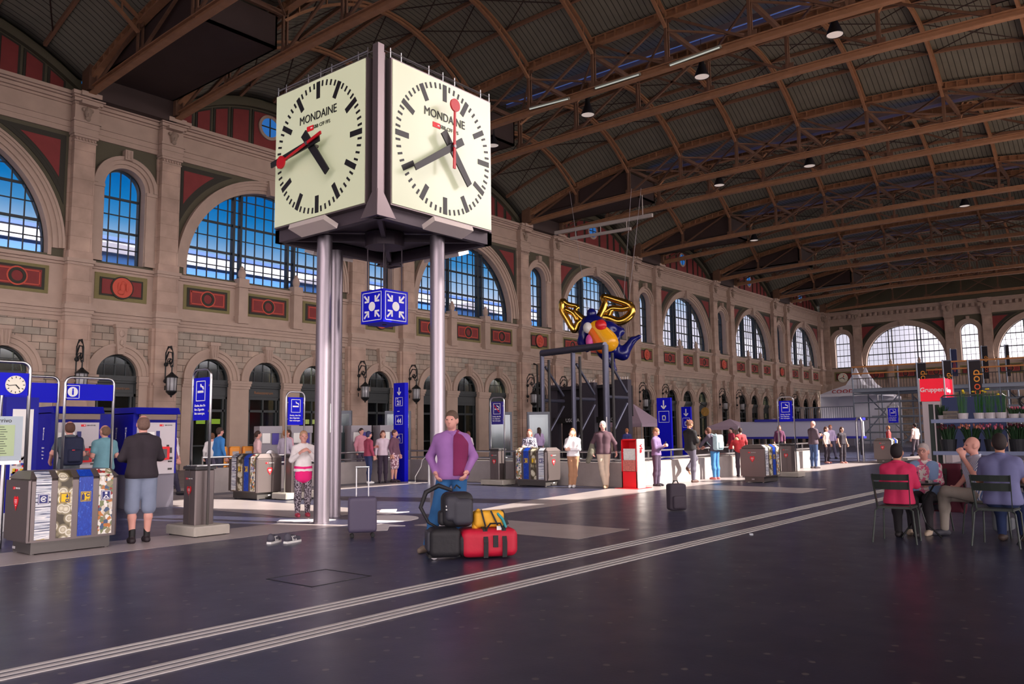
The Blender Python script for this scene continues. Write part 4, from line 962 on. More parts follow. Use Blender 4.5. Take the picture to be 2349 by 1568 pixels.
def hoop_sign(name, label, x0, x1, y, H, z0, z1, cat='sign', sub=True):
    """blue board hung in a rounded steel tube frame, spanning x0..x1 at depth y, facing -y"""
    c=(x0+x1)/2; w=(x1-x0)/2; t=thing(name,label,cat,(c,y,0)); r=.12
    pts=[(-w,0,0),(-w,0,H-r)]+[(-w+r-r*math.cos(q),0,H-r+r*math.sin(q)) for q in [PI/2*i/5 for i in range(1,6)]]; pts+=[(-p[0],0,p[2]) for p in pts[::-1]]
    m=MB(); m.tube(pts,.025,10); m.build('tube_frame',CHROME,t,smooth=True)
    m=MB(); m.box((-w+.03,-.03,z0),(w-.03,.03,z1)); m.build('sign_board',BLUE,t)
    m=MB(); [m.lathe([(.07,0),(.07,.02),(.03,.025)],(s*w,0,0),14) for s in(-1,1)]; m.build('foot_plate',CHROME,t)
    return t,w

def build_left_signs():
    # info sign
    t,w=hoop_sign('information_sign','blue board with white letter i pictogram in a steel hoop frame',6.5,7.38,15.9,2.62,2.2,2.5)
    m=MB(); frame_rect(m,-.44,-.2,2.23,2.47,.01,-.036,-.03); m.lathe([(.09,-.036),(.09,-.03)],(-.32,0,2.35),24,'y'); m.build('pictogram',WLET,t)
    text('i',.17,BLUE,t,(-.32,-.04,2.35),name='lettering',bold=.006)
    t,w=hoop_sign('rear_hoop_sign','plain dark blue board in a steel hoop, left of the letter i sign',5.5,6.42,16.0,2.62,2.15,2.5)
    # clock sign and departures display near the left edge
    t,w=hoop_sign('clock_sign','blue board with small round station clock at the left picture edge',3.3,4.82,13.0,2.6,2.12,2.44)
    m=MB(); m.lathe([(.001,-.05),(.13,-.05),(.13,-.03)],(.56,0,2.27),32,'y'); m.build('clock_dial',mat('cream_dial',S(228,224,205),.4),t)
    m=MB()
    for k in range(12):
        a=PI*k/6; s,c=math.sin(a),math.cos(a); m.bar((.56+.095*s,-.053,2.27+.095*c),(.56+.12*s,-.053,2.27+.12*c),.01,.004,up=(0,1,0))
    for a,L,w2 in ((262,.1,.009),(139,.075,.014)): a=math.radians(a); m.bar((.56,-.056,2.27),(.56+L*math.sin(a),-.056,2.27+L*math.cos(a)),w2,.006,up=(0,1,0))
    m.build('clock_hands',BLACK,t)
    text('Treffpunkt',.2,WLET,t,(.32,-.035,2.27),name='lettering',align='RIGHT')
    t=thing('timetable_display','grey framed arrivals display with green screen on steel legs','display',(4.0,12.9,0))
    m=MB(); m.box((-1.0,-.06,1.2),(.7,.06,1.82)); m.build('housing',mat('display_housing',S(168,182,192),.4),t)
    m=MB(); m.box((-.9,-.065,1.27),(.6,-.06,1.7)); m.build('screen',mat('green_lcd_screen',S(150,170,124),.3,emit=.15),t)
    m=MB()
    for k in range(12):
        for u in (-.8,.0,.22,.42): m.cbox((u+.02*(k%3),-.067,1.67-.033*k),(.09 if u!=.12 else .03,.003,.008))
    m.build('screen_rows',mat('lcd_ink',S(40,50,40),.5),t)
    text('Arrivo',.085,DGREY,t,(.33,-.063,1.76),name='lettering',align='LEFT')
    m=MB(); [m.cyl((x,0,0),(x,0,1.2),.03,n=10) for x in (-.8,.5)]; m.box((-1.02,-.05,1.15),(.68,.07,1.2)); m.build('legs',CHROME,t)
    # blue city map pillars behind
    for i,(x,lab) in enumerate(((5.0,'tall blue poster case with district map, left of the ticket machines'),)):
        t=thing('poster_case',lab,'poster case',(x,15.2,0)); m=MB(); m.box((.3,0,.3),(.8,.16,2.2)); m.build('case',mat('deep_blue_cabinet'),t)
        m=MB(); m.box((.4,-.01,.55),(.72,0,2.0)); m.build('poster',WHITE,t)
        m=MB(); R_=random.Random(9)
        for q in range(60): m.mi=q%4; m.cbox((.44+.24*R_.random(),-.014,.62+.6*R_.random()),(.05,.006,.04))
        m.build('poster_print',[YEL,RED,mat('map_blue'),GREYL],t); m=MB(); [m.box((a,.02,0),(a+.06,.14,.3)) for a in (.32,.72)]; m.build('legs',CHROME,t)

def build_totems():
    t=thing('track_totem','tall blue wayfinding totem with arrow and numbers 21 and 44','sign',(18.6,19.75,0))
    m=MB(); m.box((-.08,-.02,0),(.08,.5,3.17)); # facing -x
    m.build('totem_body',BLUE,t)
    cy=.24; x=-.081
    def FR(z0,z1,yw=.17):
        m=MB(); 
        for a in ((cy-yw,cy+yw,z0,z0+.012),(cy-yw,cy+yw,z1-.012,z1),(cy-yw,cy-yw+.012,z0,z1),(cy+yw-.012,cy+yw,z0,z1)): m.box((x-.004,a[0],a[2]),(x,a[1],a[3]))
        m.build('pictogram_frame',WLET,t)
    m=MB(); m.bar((x-.003,cy,3.02),(x-.003,cy,2.8),.035,.006,up=(1,0,0)); m.bar((x-.003,cy-.08,2.88),(x-.003,cy,2.78),.035,.006,up=(1,0,0)); m.bar((x-.003,cy+.08,2.88),(x-.003,cy,2.78),.035,.006,up=(1,0,0)); m.build('arrow',WLET,t)
    FR(2.42,2.7); text('21',.2,WLET,t,(x-.003,cy,2.52),FX,bold=.006); FR(1.82,2.12); text('44',.2,WLET,t,(x-.003,cy,1.93),FX,bold=.006); FR(1.22,1.52)
    text('Gleis',.045,WLET,t,(x-.003,cy+.12,2.655),FX,align='LEFT'); text('Gleis',.045,WLET,t,(x-.003,cy+.12,2.075),FX,align='LEFT'); text('Shopping',.04,WLET,t,(x-.003,cy+.12,1.485),FX,align='LEFT')
    m=MB(); m.box((x-.004,cy-.02,2.24),(x,cy+.08,2.26)); m.box((x-.004,cy-.06,1.25),(x,cy-.045,1.38)); m.box((x-.004,cy+.045,1.25),(x,cy+.06,1.38)); m.box((x-.004,cy-.06,1.25),(x,cy+.06,1.265)); m.box((x-.004,cy-.06,1.37),(x,cy+.06,1.385)); m.box((x-.004,cy-.03,1.385),(x,cy+.03,1.43)); m.build('bag_pictogram',WLET,t)
    for i,(px,py,h,w,lab) in enumerate(((36.0,20.0,3.12,.38,'blue totem with white down arrow standing behind the leather jacket man'),(44.0,23.0,2.9,.3,'smaller blue totem with down arrow right of the other arrow totem'))):
        t=thing('arrow_totem',lab,'sign',(px,py,0)); m=MB(); m.box((-.07,-w,0),(.07,w,h)); m.build('totem_body',BLUE,t); x=-.071
        m=MB(); m.bar((x-.003,0,h-.12),(x-.003,0,h-.5),.06,.006,up=(1,0,0)); m.bar((x-.003,-.13,h-.38),(x-.003,0,h-.53),.06,.006,up=(1,0,0)); m.bar((x-.003,.13,h-.38),(x-.003,0,h-.53),.06,.006,up=(1,0,0)); m.build('arrow',WLET,t)
        m=MB(); 
        for a in ((-w*.75,w*.75,h-1.2,h-1.18),(-w*.75,w*.75,h-.66,h-.64),(-w*.75,-w*.7,h-1.2,h-.64),(w*.7,w*.75,h-1.2,h-.64),(-.1,.1,h-1.1,h-1.05),(-.1,-.06,h-1.1,h-.85),(.06,.1,h-1.1,h-.85),(-.1,.1,h-.9,h-.85)): m.box((x-.004,a[0],a[2]),(x,a[1],a[3]))
        m.build('pictogram',WLET,t)

def build_lanterns():
    iron=mat('black_wrought_iron',S(34,36,38),.5,.4); gl=mat('milky_lantern_glass',S(176,176,180),.3)
    t=thing('wall_lantern','x','lantern',(0,0,0),0,'wrought iron wall lanterns')
    m=MB(); m.bar((0,.0,3.6),(0,.0,5.3),.05); 
    for z in (4.0,4.75): m.ell((0,-.05,z),(.1,.1,.1),10,6)
    m.tube([(0,0,4.95),(0,-.25,5.3),(0,-.55,5.25),(0,-.62,4.95),(0,-.5,4.75),(0,-.36,4.85),(0,-.42,5.0)],.035,6)
    m.tube([(0,0,5.25),(0,-.2,5.55),(0,-.5,5.5),(0,-.66,5.2),(0,-.66,4.6)],.025,6); m.tube([(0,-.05,4.75),(0,-.3,4.9),(0,-.5,4.6)],.025,6)
    m.ring(-.0,4.88,.1,.13,-.4,-.36,0,2*PI,12); [m.cyl((0,-.2-.07*k,5.42+.06*math.sin(k)),(0,-.22-.07*k,5.56),.02,n=5) for k in range(5)]
    m.build('scroll_bracket',iron,t)
    m=MB(); m.cyl((0,-.58,4.3),(0,-.58,4.7),.03,n=8); m.lathe([(.26,0),(.27,.04),(.2,.1),(.1,.18),(.05,.25)],(0,-.58,4.12),12); m.lathe([(.22,0),(.24,-.05),(.12,-.18),(.04,-.22),(.05,-.26),(.005,-.3)],(0,-.58,3.55),12)
    for k in range(8): a=PI*k/4; m.cyl((.225*math.cos(a),-.58+.225*math.sin(a),3.53),(.24*math.cos(a),-.58+.24*math.sin(a),4.14),.012,n=5)
    m.build('lantern_cage',iron,t)
    m=MB(); m.lathe([(.2,3.54),(.22,4.12)],(0,-.58,0),12); m.build('glass_cylinder',gl,t,smooth=True)
    n=0
    for k in range(-1,6):
        for s in (-1.93,1.93):
            X=XN+PER*k+s
            if X<8 or X>94: continue
            q=t if n==0 else dup(t); q.location=(X,YF-.42,0)
            q['label']='black wrought iron lantern on the %s side of the %s narrow arched bay'%('left' if s<0 else 'right',ORD[k]); n+=1

def build_parapet():
    t=thing('stairwell_parapet','low concrete parapet wall with double steel rails around the stairwell','parapet',(0,0,0))
    m=MB(); 
    m.box((19.75,12.0,0),(34.3,12.45,.66)); m.build('concrete_wall',CONC2,t)
    m=MB(); m.box((19.5,12.0,0),(19.75,20.75,.66)); m.build('side_wall',CONC2,t)
    m=MB(); m.box((11.9,20.5,0),(19.5,20.75,.66)); m.build('rear_wall',CONC2,t)
    for nm,L_ in (('front_rail',[(19.62,12.2),(34.3,12.2)]),('side_rail',[(19.62,12.3),(19.62,20.6)]),('rear_rail',[(12.0,20.62),(19.5,20.62)])):
        m=MB(); (a,b),(c,d)=L_
        for z,r in ((.74,.03),(.95,.03)): m.cyl((a,b,z),(c,d,z),r,n=10)
        k=int(max(abs(c-a),abs(d-b))/1.3)
        for i in range(k+1): x=a+(c-a)*i/k; y=b+(d-b)*i/k; m.bar((x,y,.62),(x,y,.97),.05,.02)
        m.build(nm,CHROME,t)
    t=thing('floor_spotlight_pole','slim white pole with cable at the foot of the parapet','pole',(18.3,18.4,0))
    m=MB(); m.cyl((0,0,0),(0,0,1.0),.04,n=10); m.build('pole',CHROME,t); m=MB(); m.tube([(0,.0,.9),(-.1,.2,.7),(-.05,.3,.5),(-.2,.4,.2),(-.1,.5,.03),(-.3,.6,.03)],.01,5); m.build('cable',WHITE,t)

def build_portal():
    tubem=mat('blue_grey_tube_steel',S(92,94,112),.35,.6); dk=mat('dark_slate_cladding',S(58,54,66),.6,noise=.1)
    t=thing('tubular_portal_frame','tall blue-grey tubular steel frame of three posts and a top beam','steel frame',(0,0,0))
    P=[(37.04,28.24),(36.6,25.8),(36.09,23.39)]; 
    m=MB(); m.cyl((*P[0],5.95),(*P[2],5.95),.19,n=14); m.build('top_beam',tubem,t,smooth=40)
    for (x,y),r in zip(P,(.13,.13,.17)):
        m=MB(); m.cyl((x,y,0),(x,y,5.98),r,n=14); m.build('post',tubem,t,smooth=40)
        m=MB(); m.cyl((x+.5,y-.1,0),(x+.5,y-.1,5.6),.08,n=8); m.build('rear_post',DGREY,t)
        for z0,z1 in ((5.2,3.6),(1.2,3.0)): m=MB(); m.cyl((x+.3,y,z0),(x+2.0,y,z1),.07,n=8); m.build('brace',tubem,t)
        m=MB(); m.cyl((x,y,3.3),(x+2.0,y,3.3),.1,n=10); m.build('cross_tube',tubem,t)
    t=thing('dark_lift_tower','dark slate clad structure with open bays behind the tubular frame','tower',(0,0,0))
    for (x,y,w) in ((42.2,31.0,.6),(41.6,28.0,.85),(40.7,25.2,1.05)):
        m=MB(); m.box((x-.4,y-w/2,0),(x,y+w/2,4.45)); 
        for k in range(1,9): m.box((x-.405,y-w/2-.005,k*.5),(x-.4,y+w/2,k*.5+.015))
        m.build('clad_pier',dk,t)
        m=MB(); [m.cyl((x-.2,y-w/2+.1+.16*k,4.45),(x-.2,y-w/2+.1+.16*k,4.62),.012,n=4) for k in range(4)]; m.build('bird_spikes',CHROME,t)
    m=MB(); m.box((41.5,25.6,4.1),(42.2,31.0,4.3)); m.box((42.1,25.5,2.4),(42.2,31.0,4.2)); m.box((42.1,28.4,0),(42.2,30.6,2.4)); m.build('rear_panel',mat('black_violet_panel',S(34,30,38),.7),t)
    m=MB(); m.box((41.4,25.6,2.05),(41.5,30.8,2.4)); m.build('display_beam',BLACK,t)
    for y in (26.4,29.3): text('USCITA',.3,WLET,t,(41.38,y,2.22),FX,'lettering')

def build_guardian():
    """plain winged figure hanging on wires"""
    c=Vector((41.64,27.53,7.4)); 
    t=thing('hanging_winged_figure','large dark blue winged sculpture with golden wings and yellow dress hanging on wires','sculpture',tuple(c),math.radians(-57))
    # local frame: x to the right in the picture, -y towards the camera
    blue=mat('ultramarine_lacquer',S(16,20,104),.25); gold=mat('polished_gold',S(214,166,72),.2,1.0); yl=mat('orange_yellow_lacquer',S(246,176,20),.3); og=mat('orange_lacquer',S(232,110,30),.3); rd=mat('poppy_red_lacquer',S(226,40,44),.3); wh=mat('white_lacquer',S(235,235,230),.3); pk=mat('pink_lacquer',S(226,90,170),.3)
    P=[('c',(-.38,0,.55),(-.75,0,.2),.42,.34),('c',(-.75,0,.2),(-.95,-.1,-.5),.34,.24),('c',(-.95,-.1,-.5),(-.62,-.4,-1.0),.24,.16),('c',(-.5,0,.6),(.75,0,.3),.5,.42),
       ('c',(.75,0,.35),(1.35,0,.1),.38,.27),('c',(1.35,0,.1),(1.1,-.3,-.35),.26,.19),('c',(1.1,-.3,-.35),(.75,-.55,-.55),.18,.13),
       ('e',(-.32,0,1.25),(.3,.3,.3)),('c',(-.32,0,1.1),(-.2,0,.7),.14,.2),
       ('c',(-.1,0,.5),(.6,0,-.6),.62,.75),('c',(.6,.1,-.9),(1.5,.1,-1.25),.5,.38),('c',(1.5,.1,-1.25),(2.1,.1,-.45),.36,.2),('c',(2.1,.1,-.45),(2.5,0,-.25),.17,.13),
       ('c',(.35,0,-1.1),(.75,0,-1.75),.42,.26),('c',(.75,0,-1.75),(1.0,0,-2.2),.24,.14)]
    sdf_mesh('body',P,.05,.16,blue,t)
    sdf_mesh('dress',[('c',(-.05,-.22,.35),(.62,-.25,-.55),.52,.66)],.05,.1,yl,t)
    sdf_mesh('dress_stripe',[('c',(-.32,-.5,.1),(.25,-.6,-.95),.26,.32)],.05,.1,og,t)
    m=MB(); m.ell((.22,-.62,.42),(.36,.3,.36),16,10); m.build('red_dome',rd,t,smooth=True)
    m=MB(); m.ell((-.55,-.55,.3),(.28,.26,.34),16,10); m.build('white_dome',wh,t,smooth=True)
    m=MB(); m.ell((-.45,-.55,-.5),(.25,.22,.42),16,10); m.build('pink_panel',pk,t,smooth=True)
    def wing(L): 
        m=MB()
        for pts,r in L:
            r=[q*1.7 for q in r] if isinstance(r,list) else [r*1.9]*len(pts); P=[];Q=[]
            for i in range(len(pts)-1):
                a,b,c_,d=[np.array(pts[max(0,min(len(pts)-1,i+o))],float) for o in(-1,0,1,2)]
                for u in (0,.25,.5,.75):
                    p=.5*((2*b)+(-a+c_)*u+(2*a-5*b+4*c_-d)*u*u+(-a+3*b-3*c_+d)*u**3); P.append((p[0],.15,p[1]*1.06)); Q.append(r[i]*(1-u)+r[i+1]*u)
            P.append((pts[-1][0],.15,pts[-1][1]*1.06)); Q.append(r[-1]); m.tube(P,Q,10)
        m.build('wing',gold,t,smooth=True)
    wing([([(.1,.8),(.35,1.3),(.5,1.8),(.4,2.15),(1.1,1.95),(2.0,1.6),(2.05,1.1),(1.6,.75),(1.2,.7),(.7,.9),(.3,.95)],[.16,.15,.12,.1,.12,.14,.15,.16,.15,.14,.14]),([(.45,1.2),(.9,1.45),(1.5,1.4),(2.0,1.5)],.1),([(.7,.95),(.9,1.4)],.1)])
    wing([([(-.65,.7),(-1.0,1.0),(-1.3,1.35),(-1.15,1.6),(-1.75,1.75),(-2.05,1.95),(-2.1,1.45),(-1.8,.9),(-1.55,.45),(-1.35,.2),(-1.15,.65),(-.8,.85)],[.13,.12,.1,.08,.1,.12,.12,.12,.12,.1,.12,.12]),([(-1.95,1.5),(-1.4,1.2),(-1.2,.8)],.09)])
    m=MB(); [m.cyl((a,.1,b),(a2,.4,9.0),.012,n=4) for a,b,a2 in ((-.5,.9,-1.5),(1.6,1.6,2.3),(1.9,1.6,2.9))]; m.build('suspension_wires',GREYL,t)
    t=thing('hanging_beam','white suspended steel beam carrying the wires of the winged figure','beam',(45,29.3,15.0))
    m=MB(); m.bar((0,-3.9,.0),(0,3.7,.1),.18,.22); m.bar((0,-2.3,-.6),(0,2.4,-.5),.16,.18); [m.cyl((0,y,-.55),(0,y,0),.03,n=6) for y in (-2,0,2)]; m.cyl((0,-3.2,0),(0,-3.2,1.6),.03,n=6); m.build('beam',mat('off_white_beam',S(190,182,176),.5),t)

def build_via():
    t=thing('magazine_stand','red and white magazine dispenser with lettering via beside the parapet','magazine stand',(19.1,11.45,0))
    W,D,H=.36,.5,1.3
    m=MB(); m.box((0,0,.02),(W,D*0+.03,H)); m.build('white_side',WHITE,t)
    m=MB(); m.box((0,.03,.02),(.03,D,.45)); m.box((0,.03,H-.03),(W,D,H)); m.box((0,D-.03,.02),(W,D,H)); m.box((W-.02,.03,.02),(W,D-.03,H-.03)); m.box((0,.03,.02),(W,.06,H)); m.build('red_cabinet',RED,t)
    m=MB(); [m.bar((.04+.03*k,.08,.62),(.04+.03*k,D-.06,.98-.02*k),.01,.1) for k in range(6)]; m.box((.02,.08,.75),(.2,D-.05,1.05)); m.build('magazines',mat('magazine_pages',S(215,215,212),.6,noise=.3,nscale=30),t)
    m=MB(); m.box((-.004,.07,.46),(0,D-.04,.75)); m.build('cover_poster',mat('cover_print',S(190,110,100),.5,noise=.6,nscale=22),t)
    m=MB(); m.box((-.18,-.08,0),(W+.2,D+.12,.02)); m.build('base_plate',RED,t)
    text('via',.22,RED,t,(W/2,-.004,1.05),(PI/2,PI/2,0),bold=.008)

def make_chair(label, loc, rz, group='green metal cafe chairs'):
    """steel cafe chair; local front is +y"""
    t=thing('cafe_chair',label,'chair',loc,rz,group); G=mat('dark_green_steel',S(52,60,56),.45,.2)
    for s in (-1,1):
        m=MB(); m.tube([(s*.23,.2,0),(s*.215,.19,.4),(s*.19,.16,.455)],.011,8); m.build('leg',G,t)
        m=MB(); m.tube([(s*.27,-.27,0),(s*.23,-.2,.42),(s*.17,-.18,.462)],.011,8); m.build('leg',G,t)
        m=MB(); m.bar((s*.2,-.19,.45),(s*.225,-.31,.9),.012,.035); m.build('back_post',G,t)
    m=MB()
    for i in range(7): m.box((-.2,-.2+.062*i,.462),(.2,-.2+.062*i+.05,.474))
    m.box((-.21,-.2,.445),(-.19,.23,.465)); m.box((.19,-.2,.445),(.21,.23,.465)); m.box((-.2,-.21,.445),(.2,-.195,.465)); m.build('seat',G,t)
    for z0,z1 in ((.70,.80),(.82,.9)):
        m=MB(); P=[(-.22,0),(-.11,-.03),(0,-.04),(.11,-.03),(.22,0)]; f=lambda z:-.19-.12*(z-.45)/.45
        for a,b in zip(P,P[1:]): m.add([(a[0],a[1]+f(z0),z0),(b[0],b[1]+f(z0),z0),(b[0],b[1]+f(z1),z1),(a[0],a[1]+f(z1),z1),(a[0],a[1]+f(z0)+.012,z0),(b[0],b[1]+f(z0)+.012,z0),(b[0],b[1]+f(z1)+.012,z1),(a[0],a[1]+f(z1)+.012,z1)],[(0,1,2,3),(7,6,5,4),(0,4,5,1),(3,2,6,7),(0,3,7,4),(1,5,6,2)])
        m.build('back_slat',G,t)
    return t
def make_table(label, loc):
    t=thing('cafe_table',label,'table',loc,0,'small round cafe tables'); G=mat('dark_table_steel',S(36,38,40),.3,.4)
    m=MB(); m.lathe([(.3,.72),(.31,.73),(.3,.745)],n=28); m.build('tabletop',G,t)
    for k in range(3): a=2*PI*k/3+.5; c,s=math.cos(a),math.sin(a); m=MB(); m.tube([(.24*c,.24*s,.72),(.05*c,.05*s,.4),(.1*c,.1*s,.2),(.3*c,.3*s,0)],.012,8); m.build('leg',G,t)
    return t

def build_cafe():
    make_chair('dark green slatted metal chair carrying the woman in pink jacket',(12.0,3.2,0),-PI/2+.05)
    make_chair('dark green slatted metal chair carrying the grey shirt man at the right edge',(12.3,2.06,0),-PI/2-.05)
    make_chair('dark metal chair under the white-haired woman, maroon coat on its back',(13.35,3.12,0),PI/2+.1)
    make_chair('dark metal chair under the bald man in striped polo',(13.2,2.35,0),PI*.62)
    make_chair('empty dark green chair pulled close right of the bald man',(13.3,1.4,0),PI/2)
    make_table('small round dark metal table between the pink woman and white-haired woman',(12.68,3.12,0))
    make_table('small round dark table in front of the grey shirt man',(12.78,1.75,0))
    DARK=mat('dark_glass',S(40,30,28),.1); CL=glassmat('clear_drinking_glass',(.9,.95,.95),.75,.05)
    for i,(x,y,mt,h,lab) in enumerate(((12.55,3.28,CL,.14,'clear tumbler on the table of the pink woman'),(12.62,3.1,DARK,.15,'dark filled glass on the table of the pink woman'))):
        m=MB(); m.lathe([(.028,0),(.033,h),(.03,h),(.026,.008),(.001,.008)],n=16); o=m.build('drinking_glass',mt,smooth=40); o.location=(x,y,.746); tag(o,lab,'glass',)
    m=MB(); m.lathe([(.001,.0),(.05,0),(.055,.03),(.045,.03),(.04,.01),(.001,.01)],n=18); o=m.build('ashtray',CHROME); o.location=(12.72,2.95,.746); tag(o,'small round metal ashtray on the table of the pink woman','ashtray')
    m=MB(); m.lathe([(.035,0),(.035,.12),(.012,.17),(.012,.21),(.001,.212)],n=14); o=m.build('water_bottle',mat('green_bottle',S(30,70,50),.2),smooth=40); o.location=(12.75,3.25,.746); tag(o,'small green bottle beside the tumbler on the cafe table','bottle')
    # coat and bags
    t=thing('maroon_coat','maroon coat hanging over the back of the white-haired woman\'s chair','coat',(13.6,2.98,.25))
    m=MB(); 
    rows=[]
    for k in range(9):
        z=.72-.7*k/8; rows.append([( .05*math.sin(3*u+k*.4)+.04*k/8+ .02, -.25+.5*u, z) for u in [i/10 for i in range(11)]])
    vs=sum(rows,[]); fs=[(r*11+i,r*11+i+1,r*11+12+i,r*11+11+i) for r in range(8) for i in range(10)]; m.add(vs,fs); o=m.build('coat_cloth',mat('maroon_cloth',S(88,26,46),.8),t,smooth=True); sm=o.modifiers.new('s','SOLIDIFY'); sm.thickness=.03
    m=MB(); m.ell((.09,-.25,.3),(.05,.06,.32),10,8); m.build('sleeve',mat('maroon_cloth'),t,smooth=True)
    make_soft_bag('handbag','grey backpack standing on the floor below the bald man',(13.9,2.3,0),0,(.3,.2,.36),mat('grey_canvas',S(96,100,106),.9))
    m=MB(); m.cbox((0,0,.01),(.1,.05,.02)); o=m.build('crumpled_packet',mat('pale_packet',S(190,196,206),.4)); o.location=(11.6,5.1,0); o.rotation_euler=(0,0,.5); tag(o,'small crumpled pale packet lying alone on the dark floor','litter')

def make_soft_bag(name,label,loc,rz,size,mt,pocket=True,strap=True,cat='bag'):
    w,d,h=size; t=thing(name,label,cat,loc,rz)
    sdf_mesh('bag_body',[('b',(0,0,h*.5+.01),(w/2-.05,d/2-.05,h/2-.05),.05)],.02,.02,mt,t)
    if pocket: sdf_mesh('front_pocket',[('b',(0,-d/2,h*.33),(w*.36-.03,.05-.02,h*.24-.03),.03)],.02,.02,mt,t)
    if strap:
        m=MB(); m.tube([(-w*.2,d*.1,h*.95),(-w*.1,d*.1,h+.06),(w*.1,d*.1,h+.06),(w*.2,d*.1,h*.95)],.012,6); m.build('top_handle',BLACK,t)
    return t

def build_luggage():
    blk=mat('black_nylon',S(30,29,34),.6,noise=.2,nscale=12,bump=.3); gr=mat('charcoal_nylon',S(56,56,66),.6,noise=.2,nscale=12); red=mat('crimson_nylon',S(190,18,52),.55,noise=.12,nscale=10,bump=.2); yel=mat('yellow_nylon',S(232,172,40),.6)
    rz=math.radians(-38)
    # rolling duffel, grey/black end
    t=thing('black_rolling_duffel','black and charcoal rolling duffel bag lying at the man\'s feet','duffel bag',(7.4,7.19,0),rz)
    sdf_mesh('bag_body',[('b',(0,0,.2),(.12,.14,.1),.07)],.015,.02,blk,t); sdf_mesh('end_panel',[('b',(-.17,0,.22),(.02,.12,.09),.03)],.015,.02,gr,t)
    for s in (-.1,.1): m=MB(); m.lathe([(.04,-.015),(.045,0),(.04,.015)],(-.13,s,.045),16,'y'); m.build('wheel',GREYL,t)
    m=MB(); m.box((-.2,-.14,.03),(.18,.14,.07)); m.build('base_tray',BLACK,t)
    t=thing('red_duffel_bag','crimson duffel bag with black straps and end pocket','duffel bag',(7.82,6.86,0),rz)
    sdf_mesh('bag_body',[('b',(0,0,.185),(.26,.16,.08),.085)],.015,.02,red,t); sdf_mesh('end_pocket',[('b',(-.27,-.02,.17),(.03,.12,.06),.08)],.015,.02,blk,t)
    for x in (-.06,.17):
        m=MB(); P=[(x,-.25,.02),(x,-.262,.2),(x,-.2,.34),(x,0,.372),(x,.2,.34),(x,.262,.2),(x,.25,.02)]
        for a,b in zip(P,P[1:]): m.bar(a,b,.055,.012,up=(1,0,0)) if False else m.add([(a[0]-.028,a[1],a[2]),(a[0]+.028,a[1],a[2]),(b[0]+.028,b[1],b[2]),(b[0]-.028,b[1],b[2]),(a[0]-.028,a[1]*1.04,a[2]*1.03),(a[0]+.028,a[1]*1.04,a[2]*1.03),(b[0]+.028,b[1]*1.04,b[2]*1.03),(b[0]-.028,b[1]*1.04,b[2]*1.03)],[(0,1,2,3),(7,6,5,4),(0,4,5,1),(1,5,6,2),(2,6,7,3),(3,7,4,0)])
        m.build('strap',blk,t)
    m=MB(); m.box((.03,-.262,.14),(.09,-.248,.28)); m.build('patch',blk,t)
    m=MB(); m.tube([(-.06,-.2,.33),(0,-.24,.42),(.12,-.24,.42),(.17,-.2,.33)],.012,6); m.build('carry_handle',blk,t)
    m=MB(); m.cbox((.12,-.2,.36),(.07,.01,.05)); m.build('address_tag',WHITE,t)
    t=thing('black_backpack','large black backpack standing on the duffel bags','backpack',(7.56,7.12,.36),rz)
    sdf_mesh('bag_body',[('b',(0,0,.22),(.1,.07,.12),.09)],.015,.02,blk,t); sdf_mesh('front_compartment',[('b',(.05,-.15,.2),(.06,.02,.1),.06),('b',(-.08,-.13,.24),(.03,.02,.1),.05)],.015,.03,gr,t); sdf_mesh('side_pocket',[('b',(-.18,0,.12),(.01,.05,.05),.04)],.015,.02,blk,t)
    m=MB(); m.tube([(-.04,.1,.44),(-.2,.18,.5),(-.36,.18,.42),(-.43,.14,.24),(-.34,.08,.06),(-.2,.05,-.02)],[.022,.03,.03,.025,.018,.012],8); m.build('shoulder_strap',blk,t,smooth=True)
    m=MB(); m.tube([(-.03,.02,.47),(0,.02,.51),(.05,.02,.47)],.012,6); m.build('top_handle',blk,t)
    m=MB(); m.ell((-.14,-.17,.27),(.02,.012,.02),10,6); m.ell((-.135,-.175,.23),(.03,.012,.012),10,6); m.build('key_charm',WHITE,t)
    t=thing('yellow_bag','small yellow and black bag lying on top of the red duffel','bag',(7.84,6.86,.355),rz)
    sdf_mesh('bag_body',[('b',(0,0,.1),(.14,.06,.05),.05)],.012,.02,yel,t); sdf_mesh('bag_flap',[('c',(-.16,-.04,.02),(-.13,-.05,.2),.05,.03)],.012,.02,yel,t)
    m=MB(); m.bar((-.05,-.11,.02),(-.1,-.1,.22),.05,.02); m.bar((.1,-.11,.03),(.02,-.1,.2),.06,.02); m.bar((.22,-.05,.02),(.16,0,.19),.07,.05); m.build('black_trim',blk,t)
    m=MB(); m.tube([(.1,-.1,.17),(.16,-.13,.1),(.2,-.14,.0)],.018,6); m.build('teal_tag',mat('teal_print',S(40,150,160),.5),t)
    # rolling suitcase and backpack left alone in the hall
    t=thing('rolling_suitcase','dark grey upright trolley case with raised handle under the clock','suitcase',(8.22,9.66,0),rz)
    sdf_mesh('shell',[('b',(0,0,.33),(.16,.06,.21),.05)],.015,.02,mat('slate_shell',S(84,76,100),.5),t)
    m=MB(); [m.cyl((x,.06,.55),(x,.06,1.02),.009,n=6) for x in(-.09,.09)]; m.cyl((-.1,.06,1.02),(.1,.06,1.02),.014,n=8); m.build('pull_handle',CHROME,t)
    for x in (-.15,.15):
        for y in (-.07,.07): m=MB(); m.lathe([(.026,-.012),(.03,0),(.026,.012)],(x,y,.03),12,'y'); m.cyl((x,y,.03),(x,y,.09),.01,n=6); m.build('wheel',BLACK,t)
    make_soft_bag('standing_backpack','dark backpack standing alone on the dark floor right of the luggage pile',(14.3,7.75,0),-.7,(.34,.24,.5),mat('dusky_nylon',S(66,58,70),.7))
